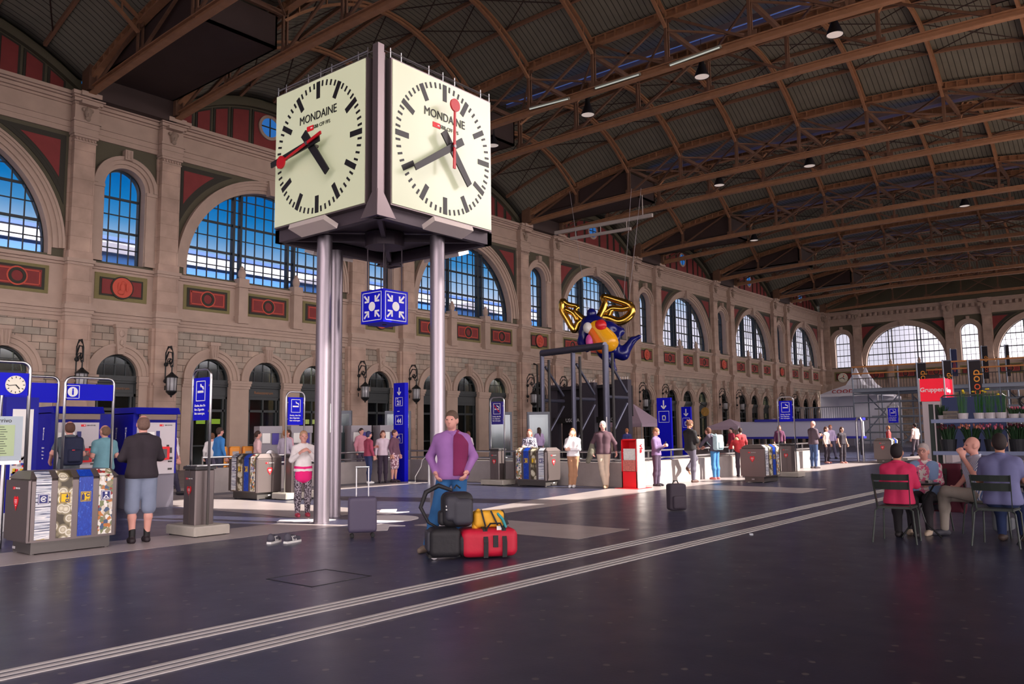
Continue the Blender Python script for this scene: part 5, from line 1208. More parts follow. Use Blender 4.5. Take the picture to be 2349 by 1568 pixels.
    for i,(x,y,a,lab) in enumerate(((7.05,10.2,-1.1,'left grey sneaker with three white stripes standing alone'),(7.22,10.02,-1.35,'right grey sneaker with three white stripes standing alone'))):
        t=thing('sneaker',lab,'shoe',(x,y,0),a,'pair of grey striped sneakers'); make_shoe_parts(t,mat('grey_suede',S(78,76,88),.7),WHITE,True)
def make_shoe_parts(t,upper,sole,stripes=False):
    sdf_mesh('shoe_upper',[('c',(0,.16,.045),(0,.04,.06),.035,.045),('c',(0,.04,.06),(0,-.07,.065),.045,.045),('c',(0,-.06,.07),(0,-.07,.1),.042,.04)],.01,.03,upper,t)
    m=MB(); m.prism([(-.035,-.11),(.035,-.11),(.045,-.04),(.05,.1),(.04,.18),(0,.205),(-.04,.18),(-.05,.1),(-.045,-.04)],0,.028,'xy'); m.build('sole',sole,t)
    if stripes:
        m=MB()
        for s in (-1,1):
            for k in range(3): m.bar((s*.047,.0+.03*k,.035),(s*.036,-.02+.03*k,.095),.012,.012,up=(1,0,0))
        m.build('stripes',WHITE,t)
def build_far():
    # far wall clock
    t=thing('wall_clock','small round white clock on the far end wall above the white tent','clock',(106.1,33.7,7.85),0)
    m=MB(); m.lathe([(.001,-.12),(.55,-.12),(.58,-.1),(.58,0)],n=32,ax='x'); m.build('dial',mat('cream_dial'),t)
    m=MB()
    for k in range(12): a=PI*k/6; m.cbox((-.13,-.45*math.sin(a),.45*math.cos(a)),(.02,.06,.06))
    m.bar((-.14,0,0),(-.14,.4,-.1),.07,.02,up=(1,0,0)); m.bar((-.14,0,0),(-.14,-.25,-.22),.08,.02,up=(1,0,0)); m.build('clock_hands',BLACK,t)
    # lockers, validators
    org=mat('orange_locker',S(244,160,60),.5)
    t0=None
    for i,(x,y) in enumerate(((16.2,26.6),(16.62,26.45),(17.04,26.3))):
        t=thing('orange_locker','bright orange post box unit, %s of three in the middle distance'%('leftmost','middle','rightmost')[i],'post box',(x,y,0),-.3,'orange boxes')
        m=MB(); m.bbox((-.18,-.16,.3),(.18,.16,1.15),.05); m.build('box_body',org,t); m=MB(); m.box((-.03,-.03,0),(.03,.03,.31)); m.box((-.16,-.15,0),(.16,.15,.03)); m.build('stand',DGREY,t); m=MB(); m.box((-.11,-.175,.85),(.11,-.16,.98)); m.build('slot_plate',GREYL,t)
    for i in range(5):
        t=thing('ticket_validator','light grey machine with small screen, number %d from the left in the sunlit row'%(i+1),'machine',(17.4+.95*i,25.6-.5*i,0),-.3,'row of grey machines')
        m=MB(); m.box((-.38,-.3,0),(.38,.3,1.75)); m.box((-.4,-.36,1.6),(.4,.32,1.85)); m.build('cabinet',mat('validator_grey',S(150,146,154),.4),t)
        m=MB(); m.box((-.3,-.37,1.25),(-.02,-.3,1.6)); m.build('screen',WHITE,t); m=MB(); m.box((.06,-.33,1.2),(.3,-.3,1.62)); m.build('instruction_panel',mat('violet_panel',S(70,60,150),.4),t)
        m=MB(); m.lathe([(.001,-.36),(.16,-.34),(.18,-.3)],(0,0,.85),20,'y'); m.build('ticket_drum',CHROME,t)
    for i,(x,y,lab) in enumerate(((26.8,29.0,'tall grey glazed display cabinet beyond the orange boxes'),(33.3,28.2,'tall grey glazed display cabinet left of the smoking post with red slash'),(35.0,27.0,'tall grey glazed display cabinet right of the smoking post with red slash'),(24.0,29.9,'tall grey glazed display cabinet at the centre arch'))):
        t=thing('display_cabinet',lab,'display case',(x,y,0),-.8); m=MB(); m.box((-.6,-.2,0),(.6,.2,.35)); m.box((-.6,-.2,2.45),(.6,.2,2.6)); m.box((-.6,-.2,.3),(-.5,.2,2.5)); m.box((.5,-.2,.3),(.6,.2,2.5)); m.box((-.6,.16,.3),(.6,.2,2.5)); m.build('case',mat('cabinet_grey',S(104,110,122),.45),t)
        m=MB(); m.box((-.5,-.18,.35),(.5,-.16,2.45)); m.build('door_glass',DGLASS,t); m=MB(); m.box((-.35,.1,.6),(.35,.15,2.3)); m.build('poster',mat('muted_poster',S(150,150,160),.6,noise=.4,nscale=4),t)
    for i,(x,y,col) in enumerate(((12.6,33.2,(170,200,60)),(16.2,34.0,(190,206,70)),(22.6,37.2,(220,210,120)))):
        t=thing('lit_shop_sign','glowing yellow-green strip sign inside the %s arched doorways'%('first','second','middle')[i],'sign',(x+6,37.4,2.25)); m=MB(); m.box((-.8,-.04,-.12),(.8,.04,.12)); m.build('light_box',mat('lit_green_yellow_%d'%i,S(*col),.4,emit=1.1),t)
    # tents and stalls
    def tent(lab,x,y,w,h,top,mt,ext=True,cone=False):
        t=thing('market_tent',lab,'tent',(x,y,0)); m=MB(); 
        if cone:
            L_=[(0,top),(.12,top-.8),(.3,top-1.7),(.6,h+.55),(1,h)]
            vs=[];fs=[]
            for f,z in L_:
                for sx,sy in((-1,-1),(1,-1),(1,1),(-1,1)): vs.append((max(f,.02)*w/2*sx,max(f,.02)*w/2*sy,z))
            for k in range(4):
                for j in range(4): fs.append((k*4+j,k*4+(j+1)%4,k*4+4+(j+1)%4,k*4+4+j))
            m.add(vs,fs)
        else: m.add([(0,0,top)]+[(w/2*a,w/2*b,h) for a,b in((-1,-1),(1,-1),(1,1),(-1,1))],[(0,1,2),(0,2,3),(0,3,4),(0,4,1)])
        for a,b in ((-1,0),(0,-1),(0,1),(1,0)):
            c=w/2; 
            if a: m.box((a*c-.02,-c,h-.25),(a*c+.02,c,h))
            else: m.box((-c,b*c-.02,h-.25),(c,b*c+.02,h))
        m.build('canopy',mt,t); [MB().cyl((a*w/2,b*w/2,0),(a*w/2,b*w/2,h),.04,n=8).build('tent_pole',CHROME,t) for a in(-1,1) for b in(-1,1)]
        if cone: m=MB(); m.box((w/2-.05,-w/2,0),(w/2,w/2,h)); m.box((-w/2,w/2-.04,0),(w/2,w/2,h)); m.build('side_cloth',mt,t)
        return t
    grt=mat('mauve_grey_canvas',S(188,166,184),.8); wht=mat('white_canvas',S(236,236,246),.7)
    tent('mauve grey pavilion tent right of the dark clad tower',55.0,33.2,3.2,2.1,3.6,grt)
    tent('small grey tent far behind the person in red, left one of two',58.0,26.8,2.4,1.8,2.35,grt); tent('small grey tent far behind the person in red, right one of two',60.0,24.2,2.4,1.8,2.35,grt)
    t=tent('white peaked tent with red lettering before the far wall, front one',85.2,25.8,5.4,4.9,7.5,wht,cone=True); text('coop',.8,mat('dark_red_lettering',S(170,30,40),.5),t,(-2.45,.6,5.2),(math.radians(75),0,-PI/2),'lettering',sx=1.3)
    tent('white peaked tent behind the scaffold, rear one',92.5,27.0,5.4,4.9,8.0,wht,cone=True)
    # long counter
    t=thing('stall_counter','long white and blue market counter behind the parapet','counter',(0,0,0)); a,b=Vector((50.0,17.6,0)),Vector((62.0,17.2,0))
    m=MB(); m.box((50,15.0,1.0),(50.5,22.4,2.02)); m.build('panel_front',mat('counter_white',S(178,178,198),.6),t); m=MB(); m.box((49.9,14.9,2.0),(50.5,21.4,2.15)); m.box((49.9,14.9,.95),(50.5,22.4,1.08)); m.build('blue_trim',mat('counter_blue',S(40,40,150),.5),t)
    [MB().box((50.05,y,0),(50.3,y+.15,1.0)).build('counter_leg',DGREY,t) for y in (15,17,19,21)]
    # scaffold grandstand
    gal=mat('galvanised_steel',S(150,160,176),.4,.6); t=thing('scaffold_stand','grey scaffold grandstand with stairs and wooden rails in front of the far wall','scaffold',(0,0,0))
    X=70.0
    for y in (21.5,18,14.5,11,7.5): 
        for x in (X,X+4,X+8): MB().cyl((x,y,0),(x,y,6.6 if x==X else 4.6),.06,n=6).build('scaffold_post',gal,t)
    m=MB()
    for z in (1.2,2.4,3.6,4.3,4.7): m.cyl((X,21.5,z),(X,7.5,z),.06,n=6)
    for y in (21.5,18,11): m.cyl((X,y,.2),(X,y-3.5,4.2),.05,n=6); m.cyl((X+4,y,4.2),(X+4,y-3.5,.2),.05,n=6)
    m.build('scaffold_tubes',gal,t)
    m=MB(); m.box((X-.2,7.5,4.45),(X+7,21.5,4.68)); m.build('deck',gal,t)
    for k in range(6): m=MB(); m.box((X+.6+.8*k,8,.5+.65*k),(X+1.2+.8*k,21,.62+.65*k)); m.build('bench_row',gal,t)
    m=MB(); [m.box((X-.12,7.5,z),(X-.02,21.5,z+.11)) for z in (5.9,6.45)]; m.build('wooden_rail',mat('wood_rail',S(196,130,72),.7),t)
    m=MB(); [m.cyl((X,7.7+.22*k,4.68),(X,7.7+.22*k,5.55),.02,n=4) for k in range(62)]; m.box((X-.03,7.5,5.53),(X+.03,21.5,5.59)); m.build('balustrade',DGREY,t)
    t=thing('raised_platform','small grey railed platform left of the scaffold, in front of the white tent','platform',(0,0,0)); m=MB(); m.box((78.2,24.0,2.3),(82,29.5,2.5)); [m.box((78.3,y,0),(78.5,y+.2,2.3)) for y in (24.2,26.8,29)]; m.build('deck',DGREY,t)
    m=MB(); [m.cyl((78.2,24.1+.2*k,2.5),(78.2,24.1+.2*k,3.55),.025,n=4) for k in range(27)]; m.box((78.17,24,3.5),(78.23,29.5,3.58)); m.build('railing',gal,t)
    m=MB(); m.box((78.1,24.1,0),(78.2,26.2,2.3)); m.build('skirt_panel',mat('counter_white'),t)
    # banners
    bk=mat('black_banner_cloth',S(34,28,34),.7); orr=mat('orange_red_print',S(236,100,50),.6); yo=mat('yellow_orange_print',S(246,164,60),.6)
    from_px=[(2104,2128,834,905,67.5),(2164,2188,828,925,66),(2222,2255,828,918,60),(2252,2270,795,868,80),(2306,2319,792,862,84),(2181,2198,802,862,82)]
    posn=['leftmost, partly behind the red groups sign','right of the red groups sign','large one left of the two overlapping','tall one set higher, right of the window','slim one at the right before the great window','blue one between the groups sign and the window']
    for i,((xa,xb,ya,yb,XX),ps) in enumerate(zip(from_px,posn)):
        # positions derived once from the hall layout: banner plane at distance XX, facing the entrance
        yaw=math.radians(39.39); 
        def at(px,py):
            f,pi_,ro=1900.46,math.radians(6.27078),math.radians(-.70422); F=Vector((math.cos(yaw)*math.cos(pi_),math.sin(yaw)*math.cos(pi_),math.sin(pi_))); r0=Vector((math.sin(yaw),-math.cos(yaw),0)); u0=r0.cross(F)
            r=math.cos(ro)*r0+math.sin(ro)*u0; u=-math.sin(ro)*r0+math.cos(ro)*u0; d=r*(px-1174.5)/f-u*(py-784)/f+F; return d*(XX/d.x)+Vector((0,0,1.5))
        A=at(xa,ya); B=at(xb,yb); y1,y0=A.y,B.y; z1,z0=A.z,B.z; h=z1-z0; w=y1-y0
        lab=('blue' if i==5 else 'black')+' vertical banner with orange lettering, '+ps if i!=5 else 'blue vertical banner with red figure print between the groups sign and the window'
        t=thing('vertical_banner',lab,'banner',(XX,(y0+y1)/2,0)); m=MB(); m.box((-.03,-w/2,z0),(.03,w/2,z1)); m.build('banner_cloth',bk if i!=5 else mat('navy_banner',S(52,60,100),.7),t)
        m=MB(); m.cyl((.0,w/2+.06,0),(0,w/2+.06,z1+.1),.06,n=8); m.cyl((0,w/2+.06,z1+.03),(0,-w/2,z1+.03),.04,n=6); m.build('banner_pole',gal,t)
        if i!=5:
            fs=min(w*1.05,h*.28); o=text('op',fs,yo,t,(-.04,-.02*w,z1-h*.38),(0,-PI/2,PI/2*0),'lettering'); o.rotation_euler=Matrix(((0,0,-1),(0,-1,0),(-1,0,0))).to_euler(); 
            M=Matrix(((0,0,-1),(0,1,0),(1,0,0))); o.rotation_euler=M.to_euler(); o.scale=(1.15,1.1,1); o.name='lettering'
            o=text('co',fs,orr,t,(-.04,-.02*w,z1-h*.72),(0,0,0),'lettering'); o.rotation_euler=M.to_euler(); o.scale=(1.15,1.1,1)
        else:
            m=MB(); m.ell((-.04,0,z0+h*.35),(.02,w*.3,h*.2),12,8); m.build('figure_print',mat('red_print',S(150,70,90),.6),t)
    # groups sign
    t=thing('groups_sign','bright red illuminated cube sign reading Gruppen on a white pillar','sign',(40.0,0,0))
    m=MB(); m.box((0,8.42,2.68),(1.6,9.42,3.66)); m.build('red_cube',mat('lit_red_sign',S(235,16,48),.4,emit=.35),t); m=MB(); m.box((.02,8.3,0),(1.6,9.36,2.66)); m.build('pillar',mat('pillar_white',S(196,186,190),.6),t)
    [MB().box((a,b,2.66),(a+.05,b+.05,3.7)).build('corner_profile',GREYL,t) for a in(-.04,1.6) for b in (8.38,9.4)]
    text('Gruppen',.27,WLET,t,(-.012,8.92,3.17),FX,'lettering',bold=.006); text('Groups',.27,WLET,t,(.75,8.41,3.15),(PI/2,0,0),'lettering',bold=.006)
    m=MB(); m.bar((.2,8.6,3.75),(.2,9.2,3.75),.06,.12); m.build('top_fitting',BLACK,t)
    t=thing('blue_screen_wall','dark blue partition screen with white rim behind the flower rack','screen',(34,0,0)); m=MB(); m.box((0,5.2,.6),(.08,7.3,2.62)); m.build('panel',mat('slate_blue_panel',S(48,62,104),.6),t); m=MB(); m.tube([(0,7.3,0),(0,7.3,2.6),(0,7.2,2.68),(0,5.3,2.68),(0,5.2,2.6),(0,5.2,0)],.03,8); m.build('tube_rim',CHROME,t)
    t=thing('steel_bollard_arch','slim tall brushed steel barrier loop near the parapet end','barrier',(40.0,12.1,0)); m=MB(); m.tube([(0,.12,0),(0,.12,1.85),(0,.06,2.0),(0,-.06,2.0),(0,-.12,1.85),(0,-.12,0)],.05,8); m.build('loop',CHROME,t)
    for x,y,lab in ((33.0,21.4,'tall thin lamp pole right behind the parapet'),):
        t=thing('thin_pole',lab,'pole',(x,y,0)); m=MB(); m.cyl((0,0,0),(0,0,2.2),.03,n=8); m.build('pole',CHROME,t)
    t=thing('bird_ornament_sign','round golden hanging shop sign before the fourth bay doors','sign',(71.0,35.2,3.25)); m=MB(); m.lathe([(.001,-.1),(.38,-.06),(.42,0),(.38,.06),(.001,.1)],n=20,ax='x'); m.build('gold_disc',mat('gold_sign',S(190,150,80),.5,noise=.6,nscale=5),t); m=MB(); m.bar((0,0,.5),(0,.6,.9),.06); m.build('bracket',BLACK,t)
    t=thing('downpipe','black downpipe on the wall right of the second wide bay','pipe',(45.6,35.3,0)); m=MB(); m.tube([(0,.2,6.3),(0,-.1,6.2),(0,-.1,0)],.06,8); m.build('pipe',BLACK,t)

def build_flowers():
    X0,X1=17.4,17.9; Y0,Y1=1.95,3.92
    t=thing('flower_rack','dark green metal flower rack with three shelves behind the seated men','shelf rack',(0,0,0)); G=mat('rack_dark_green',S(24,40,34),.5)
    for x in(X0,X1):
        for y in (Y0,Y1): m=MB(); m.box((x-.03,y-.035,0),(x+.03,y+.035,1.95)); m.build('post',G,t)
    Z=(1.64,1.04,.55)
    for z in Z: m=MB(); m.box((X0-.04,Y0,z-.03),(X1+.04,Y1,z)); m.box((X0-.06,Y0,z-.05),(X0-.03,Y1,z+.02)); m.build('shelf',mat('shelf_blue_steel',S(120,130,160),.4,.5),t)
    lf=mat('daffodil_leaf',S(44,104,40),.6,noise=.3,nscale=20); yf=mat('daffodil_yellow',S(246,214,30),.5); pot=mat('white_pot',S(206,200,204),.5); dkp=mat('black_tub',S(34,36,44),.6); dl=mat('dark_leaf',S(30,66,34),.7,noise=.3,nscale=20)
    R_=random.Random(11)
    def plant(name,lab,cat,x,y,z,potr,poth,pm,nl,lh,col,fl,group,kind=0):
        t=thing(name,lab,cat,(x,y,z),R_.random()*6,group); m=MB(); m.lathe([(potr*.8,0),(potr,poth),(potr*.92,poth),(potr*.7,.02),(.001,.02)],n=18)
        m.lathe([(potr*.9,poth-.02),(.001,poth-.01)],n=18); m.build('pot',pm,t)
        m=MB(); tips=[]
        for q in range(nl):
            a=R_.random()*6.28; r=potr*.7*math.sqrt(R_.random()); b=(r*math.cos(a),r*math.sin(a),poth-.02); sp=.35 if kind==0 else .6; L_=lh*R_.uniform(.75,1.05); c=(b[0]*(1+sp*1.5)+R_.gauss(0,.02),b[1]*(1+sp*1.5)+R_.gauss(0,.02),poth+L_)
            w=.0045 if kind==0 else .01; mid=((b[0]+c[0])/2*.95,(b[1]+c[1])/2*.95,poth+L_*.55); m.tube([b,mid,c],[w*.8,w,w*.25],4); tips.append(c)
        m.build('leaves',lf if kind==0 else dl,t)
        if fl:
            m=MB()
            for c in tips[:fl]:
                if kind==0: m.lathe([(.012,0),(.03,.012),(.028,.018),(.001,.008)],(c[0],c[1],c[2]),8); m.lathe([(.01,.01),(.013,.03),(.001,.02)],(c[0],c[1],c[2]),8)
                else: m.ell((c[0],c[1],c[2]),(.018,.018,.026),8,6)
            m.build('blooms',col,t)
        return t
    for i,(y,n,f) in enumerate(((3.42,46,3),(3.14,44,2),(2.96,48,3),(2.78,40,1))): plant('potted_daffodils','white pot of tall daffodils on the top rack shelf, number %d from the left'%(i+1),'potted plant',17.6,y,Z[0],.1,.13,pot,int(n*.62),.42,yf,f,'potted daffodils on the top shelf')
    plant('drooping_plant','dark trailing plant at the left end of the top rack shelf','potted plant',17.65,3.78,Z[0],.08,.1,pot,26,.2,yf,0,None,1)
    t=thing('wooden_crate','grey weathered wooden crate between plants on the top shelf','crate',(17.65,3.62,Z[0])); m=MB(); 
    for k in range(3): m.box((-.14,-.11,.005+.06*k),(-.13,.11,.055+.06*k)); m.box((.13,-.11,.005+.06*k),(.14,.11,.055+.06*k)); m.box((-.14,-.12,.005+.06*k),(.14,-.11,.055+.06*k)); m.box((-.14,.11,.005+.06*k),(.14,.12,.055+.06*k))
    m.box((-.14,-.12,0),(.14,.12,.005)); m.build('crate_slats',mat('weathered_wood',S(120,112,104),.9,noise=.3,nscale=20),t)
    pk=mat('pink_bloom',S(220,110,140),.5); mg=mat('maroon_bloom',S(96,24,48),.5); or_=mat('peach_bloom',S(226,140,120),.5)
    for i,y in enumerate((2.58,2.4,2.2)): plant('low_pink_flowers','low dark leafed pot with pink buds on the top shelf, number %d from the left'%(i+1),'potted plant',17.6,y,Z[0],.09,.1,pot,40,.12,pk,8,'low flower pots',1)
    for i,(y,c) in enumerate(((3.7,mg),(3.3,or_),(2.95,pk),(2.55,mg),(2.2,pk))): plant('tulip_tub','black tub of %s tulips on the middle rack shelf, number %d from left'%(('maroon','peach','pink','maroon','pink')[i],i+1),'potted plant',17.62,y,Z[1],.15,.24,dkp,70,.26,c,34,'tulip tubs on the middle shelf',1)
    for i,(y,w) in enumerate(((3.75,0),(3.5,1),(3.2,0),(2.9,1),(2.5,0),(2.2,1))): plant('small_pot_plant','small %s pot with green plant on the lowest rack shelf, number %d from the left'%('white' if not w else 'dark',i+1),'potted plant',17.6,y,Z[2],.075,.14,pot if not w else dkp,24,.14,yf,0,'small pots on the lowest shelf',1)
    t=thing('wire_heart','heart-shaped dark wire basket standing on the top rack shelf','ornament',(17.5,2.3,Z[0]+.1)); m=MB()
    for k in range(7):
        a=PI*k/7
        P=[(.14*math.sin(q)**3*math.cos(a)*1.1*.0+.05*math.sin(a)*math.sin(q),.19*math.sin(q)**3*(1-.25*k/7),.17+.012*(13*math.cos(q)-5*math.cos(2*q)-2*math.cos(3*q)-math.cos(4*q))*(1-.1*k/7)) for q in [2*PI*i/28 for i in range(28)]]
        m.tube(P,.005,4,closed=True)
    m.build('heart_wires',DGREY,t)
def V3(*a): return np.array(a, float)
BASE = dict(pelvis=V3(0,0,.95), waist=V3(0,.0,1.08), chest=V3(0,.0,1.32), neck=V3(0,-.01,1.47), head=V3(0,.015,1.62),
  shL=V3(-.165,0,1.38), shR=V3(.165,0,1.38), elL=V3(-.235,-.02,1.15), elR=V3(.235,-.02,1.15), wrL=V3(-.25,.06,.92), wrR=V3(.25,.06,.92),
  hipL=V3(-.09,0,.92), hipR=V3(.09,0,.92), knL=V3(-.1,.01,.5), knR=V3(.1,.01,.5), anL=V3(-.1,-.02,.085), anR=V3(.1,-.02,.085))
def rotz(a): c,s=math.cos(a),math.sin(a); return np.array([[c,-s,0],[s,c,0],[0,0,1]])
def rotx(a): c,s=math.cos(a),math.sin(a); return np.array([[1,0,0],[0,c,-s],[0,s,c]])
SKIN = {'light': S(222,172,150), 'tan': S(196,140,112), 'pink': S(216,158,144), 'dark': S(92,60,48)}
def hand(P, w, d, n, s, rf=.0095, curl=.6, side=1):
    """palm, four unequal bent fingers and a thumb; d = hand direction, n = palm normal"""
    d = d/np.linalg.norm(d); n = n-d*(n@d); n = n/np.linalg.norm(n); a = np.cross(d, n)*side
    for o in (-.022,0,.022): P.append(('c', w+d*.015*s+a*o*.6*s, w+d*.085*s+a*o*s, .019*s, .016*s))
    for o, L in ((-.033,.06),(-.011,.074),(.011,.08),(.033,.07)):
        b = w+d*.09*s+a*o*s; c1, c2 = curl*.6, curl*1.5
        m = b+(d*math.cos(c1)+n*math.sin(c1))*L*.5*s; e = m+(d*math.cos(c2)+n*math.sin(c2))*L*.5*s
        P.append(('c', b, m, rf*1.1*s, rf*s)); P.append(('c', m, e, rf*s, rf*.85*s))
    b = w+d*.03*s+a*.026*s; m = b+(d*.6+a*.7+n*.3)*.036*s; e = m+(d*.85+a*.25+n*.4)*.03*s
    P.append(('c', b, m, .014*s, .012*s)); P.append(('c', m, e, .012*s, .01*s))
def person(label, loc, rz, h=1.75, pose=None, skin='light', hair=None, haircol=S(70,50,38), top=(90,90,100), sleeve='long', bottom=(50,60,90), legs='long',
           shoe=(40,36,36), yaw=0, pitch=0, vox=.012, fat=1.0, curl=.6, topm=None, botm=None, palms=None, extra=None, face=True, group=None, topname='shirt', botname='trousers', handdir=None):
    J = {k: v.copy() for k, v in BASE.items()}
    for k, v in (pose or {}).items(): J[k] = V3(*v)
    s = h/1.75; J = {k: v*s for k, v in J.items()}
    t = thing('person', label, 'person', loc, rz, group)
    sk = mat('skin_%s'%skin, SKIN[skin], .6); nm = '%d_%d_%d'
    hd, nk = J['head'], J['neck']; R = rotz(yaw)@rotx(pitch)
    up = (J['chest']-J['pelvis']); up /= np.linalg.norm(up); sd = J['shR']-J['shL']; sd /= np.linalg.norm(sd); hs = J['hipR']-J['hipL']; hs /= np.linalg.norm(hs)
    H = lambda x,y,z: hd+R@V3(x,y,z)*s
    e = lambda c, r: ('e', H(*c), [q*s for q in r], R)
    # ---- body: one continuous skin
    P = [e((0,-.005,.02),(.074,.094,.1)), e((0,.022,-.055),(.055,.066,.062)), e((0,.045,-.02),(.06,.05,.07)), ('c', H(0,.092,.01), H(0,.112,-.022), .008*s, .014*s), ('c', H(-.035,.08,.028), H(.035,.08,.028), .012*s, .012*s),
         e((-.077,-.0,-.01),(.012,.024,.034)), e((.077,-.0,-.01),(.012,.024,.034)), ('c', nk-up*.05*s, H(0,-.01,-.06), .055*s, .05*s)]
    P += [('-e', H(-.032,.1,.008), [.014*s,.012*s,.009*s], R), ('-e', H(.032,.1,.008), [.014*s,.012*s,.009*s], R)] if vox < .011 else []
    tor = []
    for g in (-1,1):
        tor += [('c', J['pelvis']+hs*.062*g*s*fat, J['waist']+sd*.05*g*s*fat, .098*s*fat, .088*s*fat), ('c', J['waist']+sd*.05*g*s*fat, J['chest']+sd*.075*g*s*fat, .088*s*fat, .105*s*fat), ('c', J['chest']+sd*.06*g*s*fat+up*.03*s, nk-up*.05*s, .085*s, .05*s)]
    for q in 'LR': tor.append(('c', nk+up*.0, J['sh'+q]+up*.005*s, .043*s, .044*s))
    arms = []; fore = []
    for q, g in (('L',-1),('R',1)):
        arms += [('c', J['sh'+q], J['el'+q], .052*s*fat**.5, .042*s)]; fore += [('c', J['el'+q], J['wr'+q], .04*s, .027*s)]
        arms += [('c', J['chest']+up*.05*s+sd*.07*g*s, J['sh'+q], .062*s, .05*s*fat**.5)]
    lg = []; cf = []
    for q in 'LR':
        lg += [('c', J['hip'+q], J['kn'+q], .086*s*fat**.6, .058*s)]
        m = J['kn'+q]*.65+J['an'+q]*.35+V3(0,-.012,0)*s; cf += [('c', J['kn'+q], m, .055*s, .056*s), ('c', m, J['an'+q], .054*s, .034*s)]
    P += [(p[0],p[1],p[2],p[3]*.92,p[4]*.92) for p in tor]+arms+fore+lg+cf
    # feet directions: forward (+y) by default
    toe = {}
    for q in 'LR':
        f = (pose or {}).get('toe'+q); f = V3(0,1,0) if f is None else V3(*f); f = f/np.linalg.norm(f); toe[q] = f
        a = J['an'+q]; P += [('c', a-V3(0,0,.03)*s, a+f*.14*s-V3(0,0,.055)*s, .034*s, .022*s)]
    for q, g in (('L',-1),('R',1)):
        d = J['wr'+q]-J['el'+q]; 
        if handdir and q in handdir: d = V3(*handdir[q])
        n = V3(*(palms[q] if palms and q in palms else (-g*.9,.3,0))); hand(P, J['wr'+q], d, n, s, max(.0095, vox*.95), curl, g)
    sdf_mesh('body', P, vox, .022*s, sk, t)
    # ---- clothes
    tm = topm or mat('cloth_%d_%d_%d'%tuple(top), S(*top), .85, noise=.12, nscale=9); bm_ = botm or mat('cloth_%d_%d_%d'%tuple(bottom), S(*bottom), .85, noise=.14, nscale=9)
    G = lambda L, d: [(p[0],p[1],p[2],p[3]+d*s,p[4]+d*s) for p in L]
    T = G(tor[:], .016)
    T += [('c', J['pelvis']+hs*.062*g*s*fat-up*.02*s, J['waist']+sd*.052*g*s*fat, .126*s*fat, .106*s*fat) for g in (-1,1)]
    if sleeve == 'long': T += G(arms,.014)+G([(p[0],p[1],p[1]+(np.array(p[2])-np.array(p[1]))*.93,p[3],p[4]) for p in fore],.013)
    elif sleeve == 'short': T += G([(p[0],p[1],np.array(p[1])+(np.array(p[2])-np.array(p[1]))*(.62 if i%2==0 else 1),p[3],p[4]) for i, p in enumerate(arms)],.017)
    else: T += G([arms[1],arms[3]],.01)
    T += [('-c', nk+up*.01*s, nk+up*.2*s, .06*s, .1*s), ('-c', J['pelvis']-up*.03*s, J['pelvis']-up*.3*s, .0*s, .3*s) if False else ('-b', J['pelvis']-V3(0,0,.33)*s, (.6,.6,.25), .02)] if abs(up[2])>.8 else [('-c', nk+up*.01*s, nk+up*.2*s, .06*s, .1*s)]
    sdf_mesh(topname, T, vox, .03*s, tm, t)
    hipb = [('c', J['pelvis']+hs*.062*g*s*fat, (J['pelvis']*.6+J['waist']*.4)+sd*.055*g*s*fat, .112*s*fat, .1*s*fat) for g in (-1,1)]
    if legs == 'long': B = hipb+G(lg,.012)+G([(p[0],p[1],p[2] if i%2==0 else np.array(p[1])+(np.array(p[2])-np.array(p[1]))*.95,p[3],p[4]*1.15) for i,p in enumerate(cf)],.014)
    elif legs == 'short': B = hipb+G([(p[0],p[1],p[2],p[3],p[4]*1.15) for p in lg],.026)+G([(cf[i][0],cf[i][1],np.array(cf[i][1])+(np.array(cf[i][2])-np.array(cf[i][1]))*.25,cf[i][3],cf[i][4]) for i in (0,2)],.035)
    else: B = hipb+G(lg,.03)+[('c', J['pelvis']-V3(0,0,.1)*s, (J['knL']+J['knR'])/2+V3(0,0,.08)*s, .13*s, .15*s)]
    sdf_mesh(botname, B, vox, .03*s, bm_, t)
    for q in 'LR':
        f = toe[q]; a = J['an'+q]; z0 = V3(0,0,1)
        S_ = [('c', a-V3(0,0,.045)*s-f*.035*s, a+f*.09*s-V3(0,0,.045)*s, .044*s, .042*s), ('c', a+f*.09*s-V3(0,0,.045)*s, a+f*.16*s-V3(0,0,.052)*s, .043*s, .034*s), ('c', a-V3(0,0,.03)*s, a+V3(0,0,.01)*s, .042*s, .042*s), ('-b', a-V3(0,0,.085+.3)*s, (.5,.5,.3*s), 0.0)]
        sdf_mesh('shoe', S_, min(vox,.012), .02*s, mat('shoe_%d_%d_%d'%tuple(shoe), S(*shoe), .6), t)
    if vox < .014:
        a_ = sd*.066*s; b_ = np.cross(up, sd)*.064*s; cc = nk+up*.008*s
        m = MB(); m.tube([cc+a_*math.cos(q)+b_*math.sin(q)+up*(-.012*math.sin(q))*s for q in [2*PI*i/20 for i in range(20)]], .017*s, 8, closed=True); m.build('neckline', tm, t, smooth=True)
    # ---- hair
    if hair:
        hm = mat('hair_%s'%('_'.join(str(int(c*999)) for c in haircol)), haircol, .75, noise=.3, nscale=40)
        Hh = [e((0,-.014,.034),(.083,.1,.098)), e((0,-.04,-.01),(.078,.07,.08)), ('-e', H(0,.115,-.03), [.085*s,.085*s,.09*s], R), ('-e', H(-.085,.03,-.04), [.03*s,.04*s,.045*s], R), ('-e', H(.085,.03,-.04), [.03*s,.04*s,.045*s], R)]
        if hair == 'long': Hh = Hh[:2]+[('c', H(-.05,-.04,0), H(-.07,-.03,-.27), .05*s, .03*s), ('c', H(.05,-.04,0), H(.07,-.03,-.27), .05*s, .03*s), ('c', H(0,-.07,0), H(0,-.08,-.3), .05*s, .045*s)]+Hh[2:3]
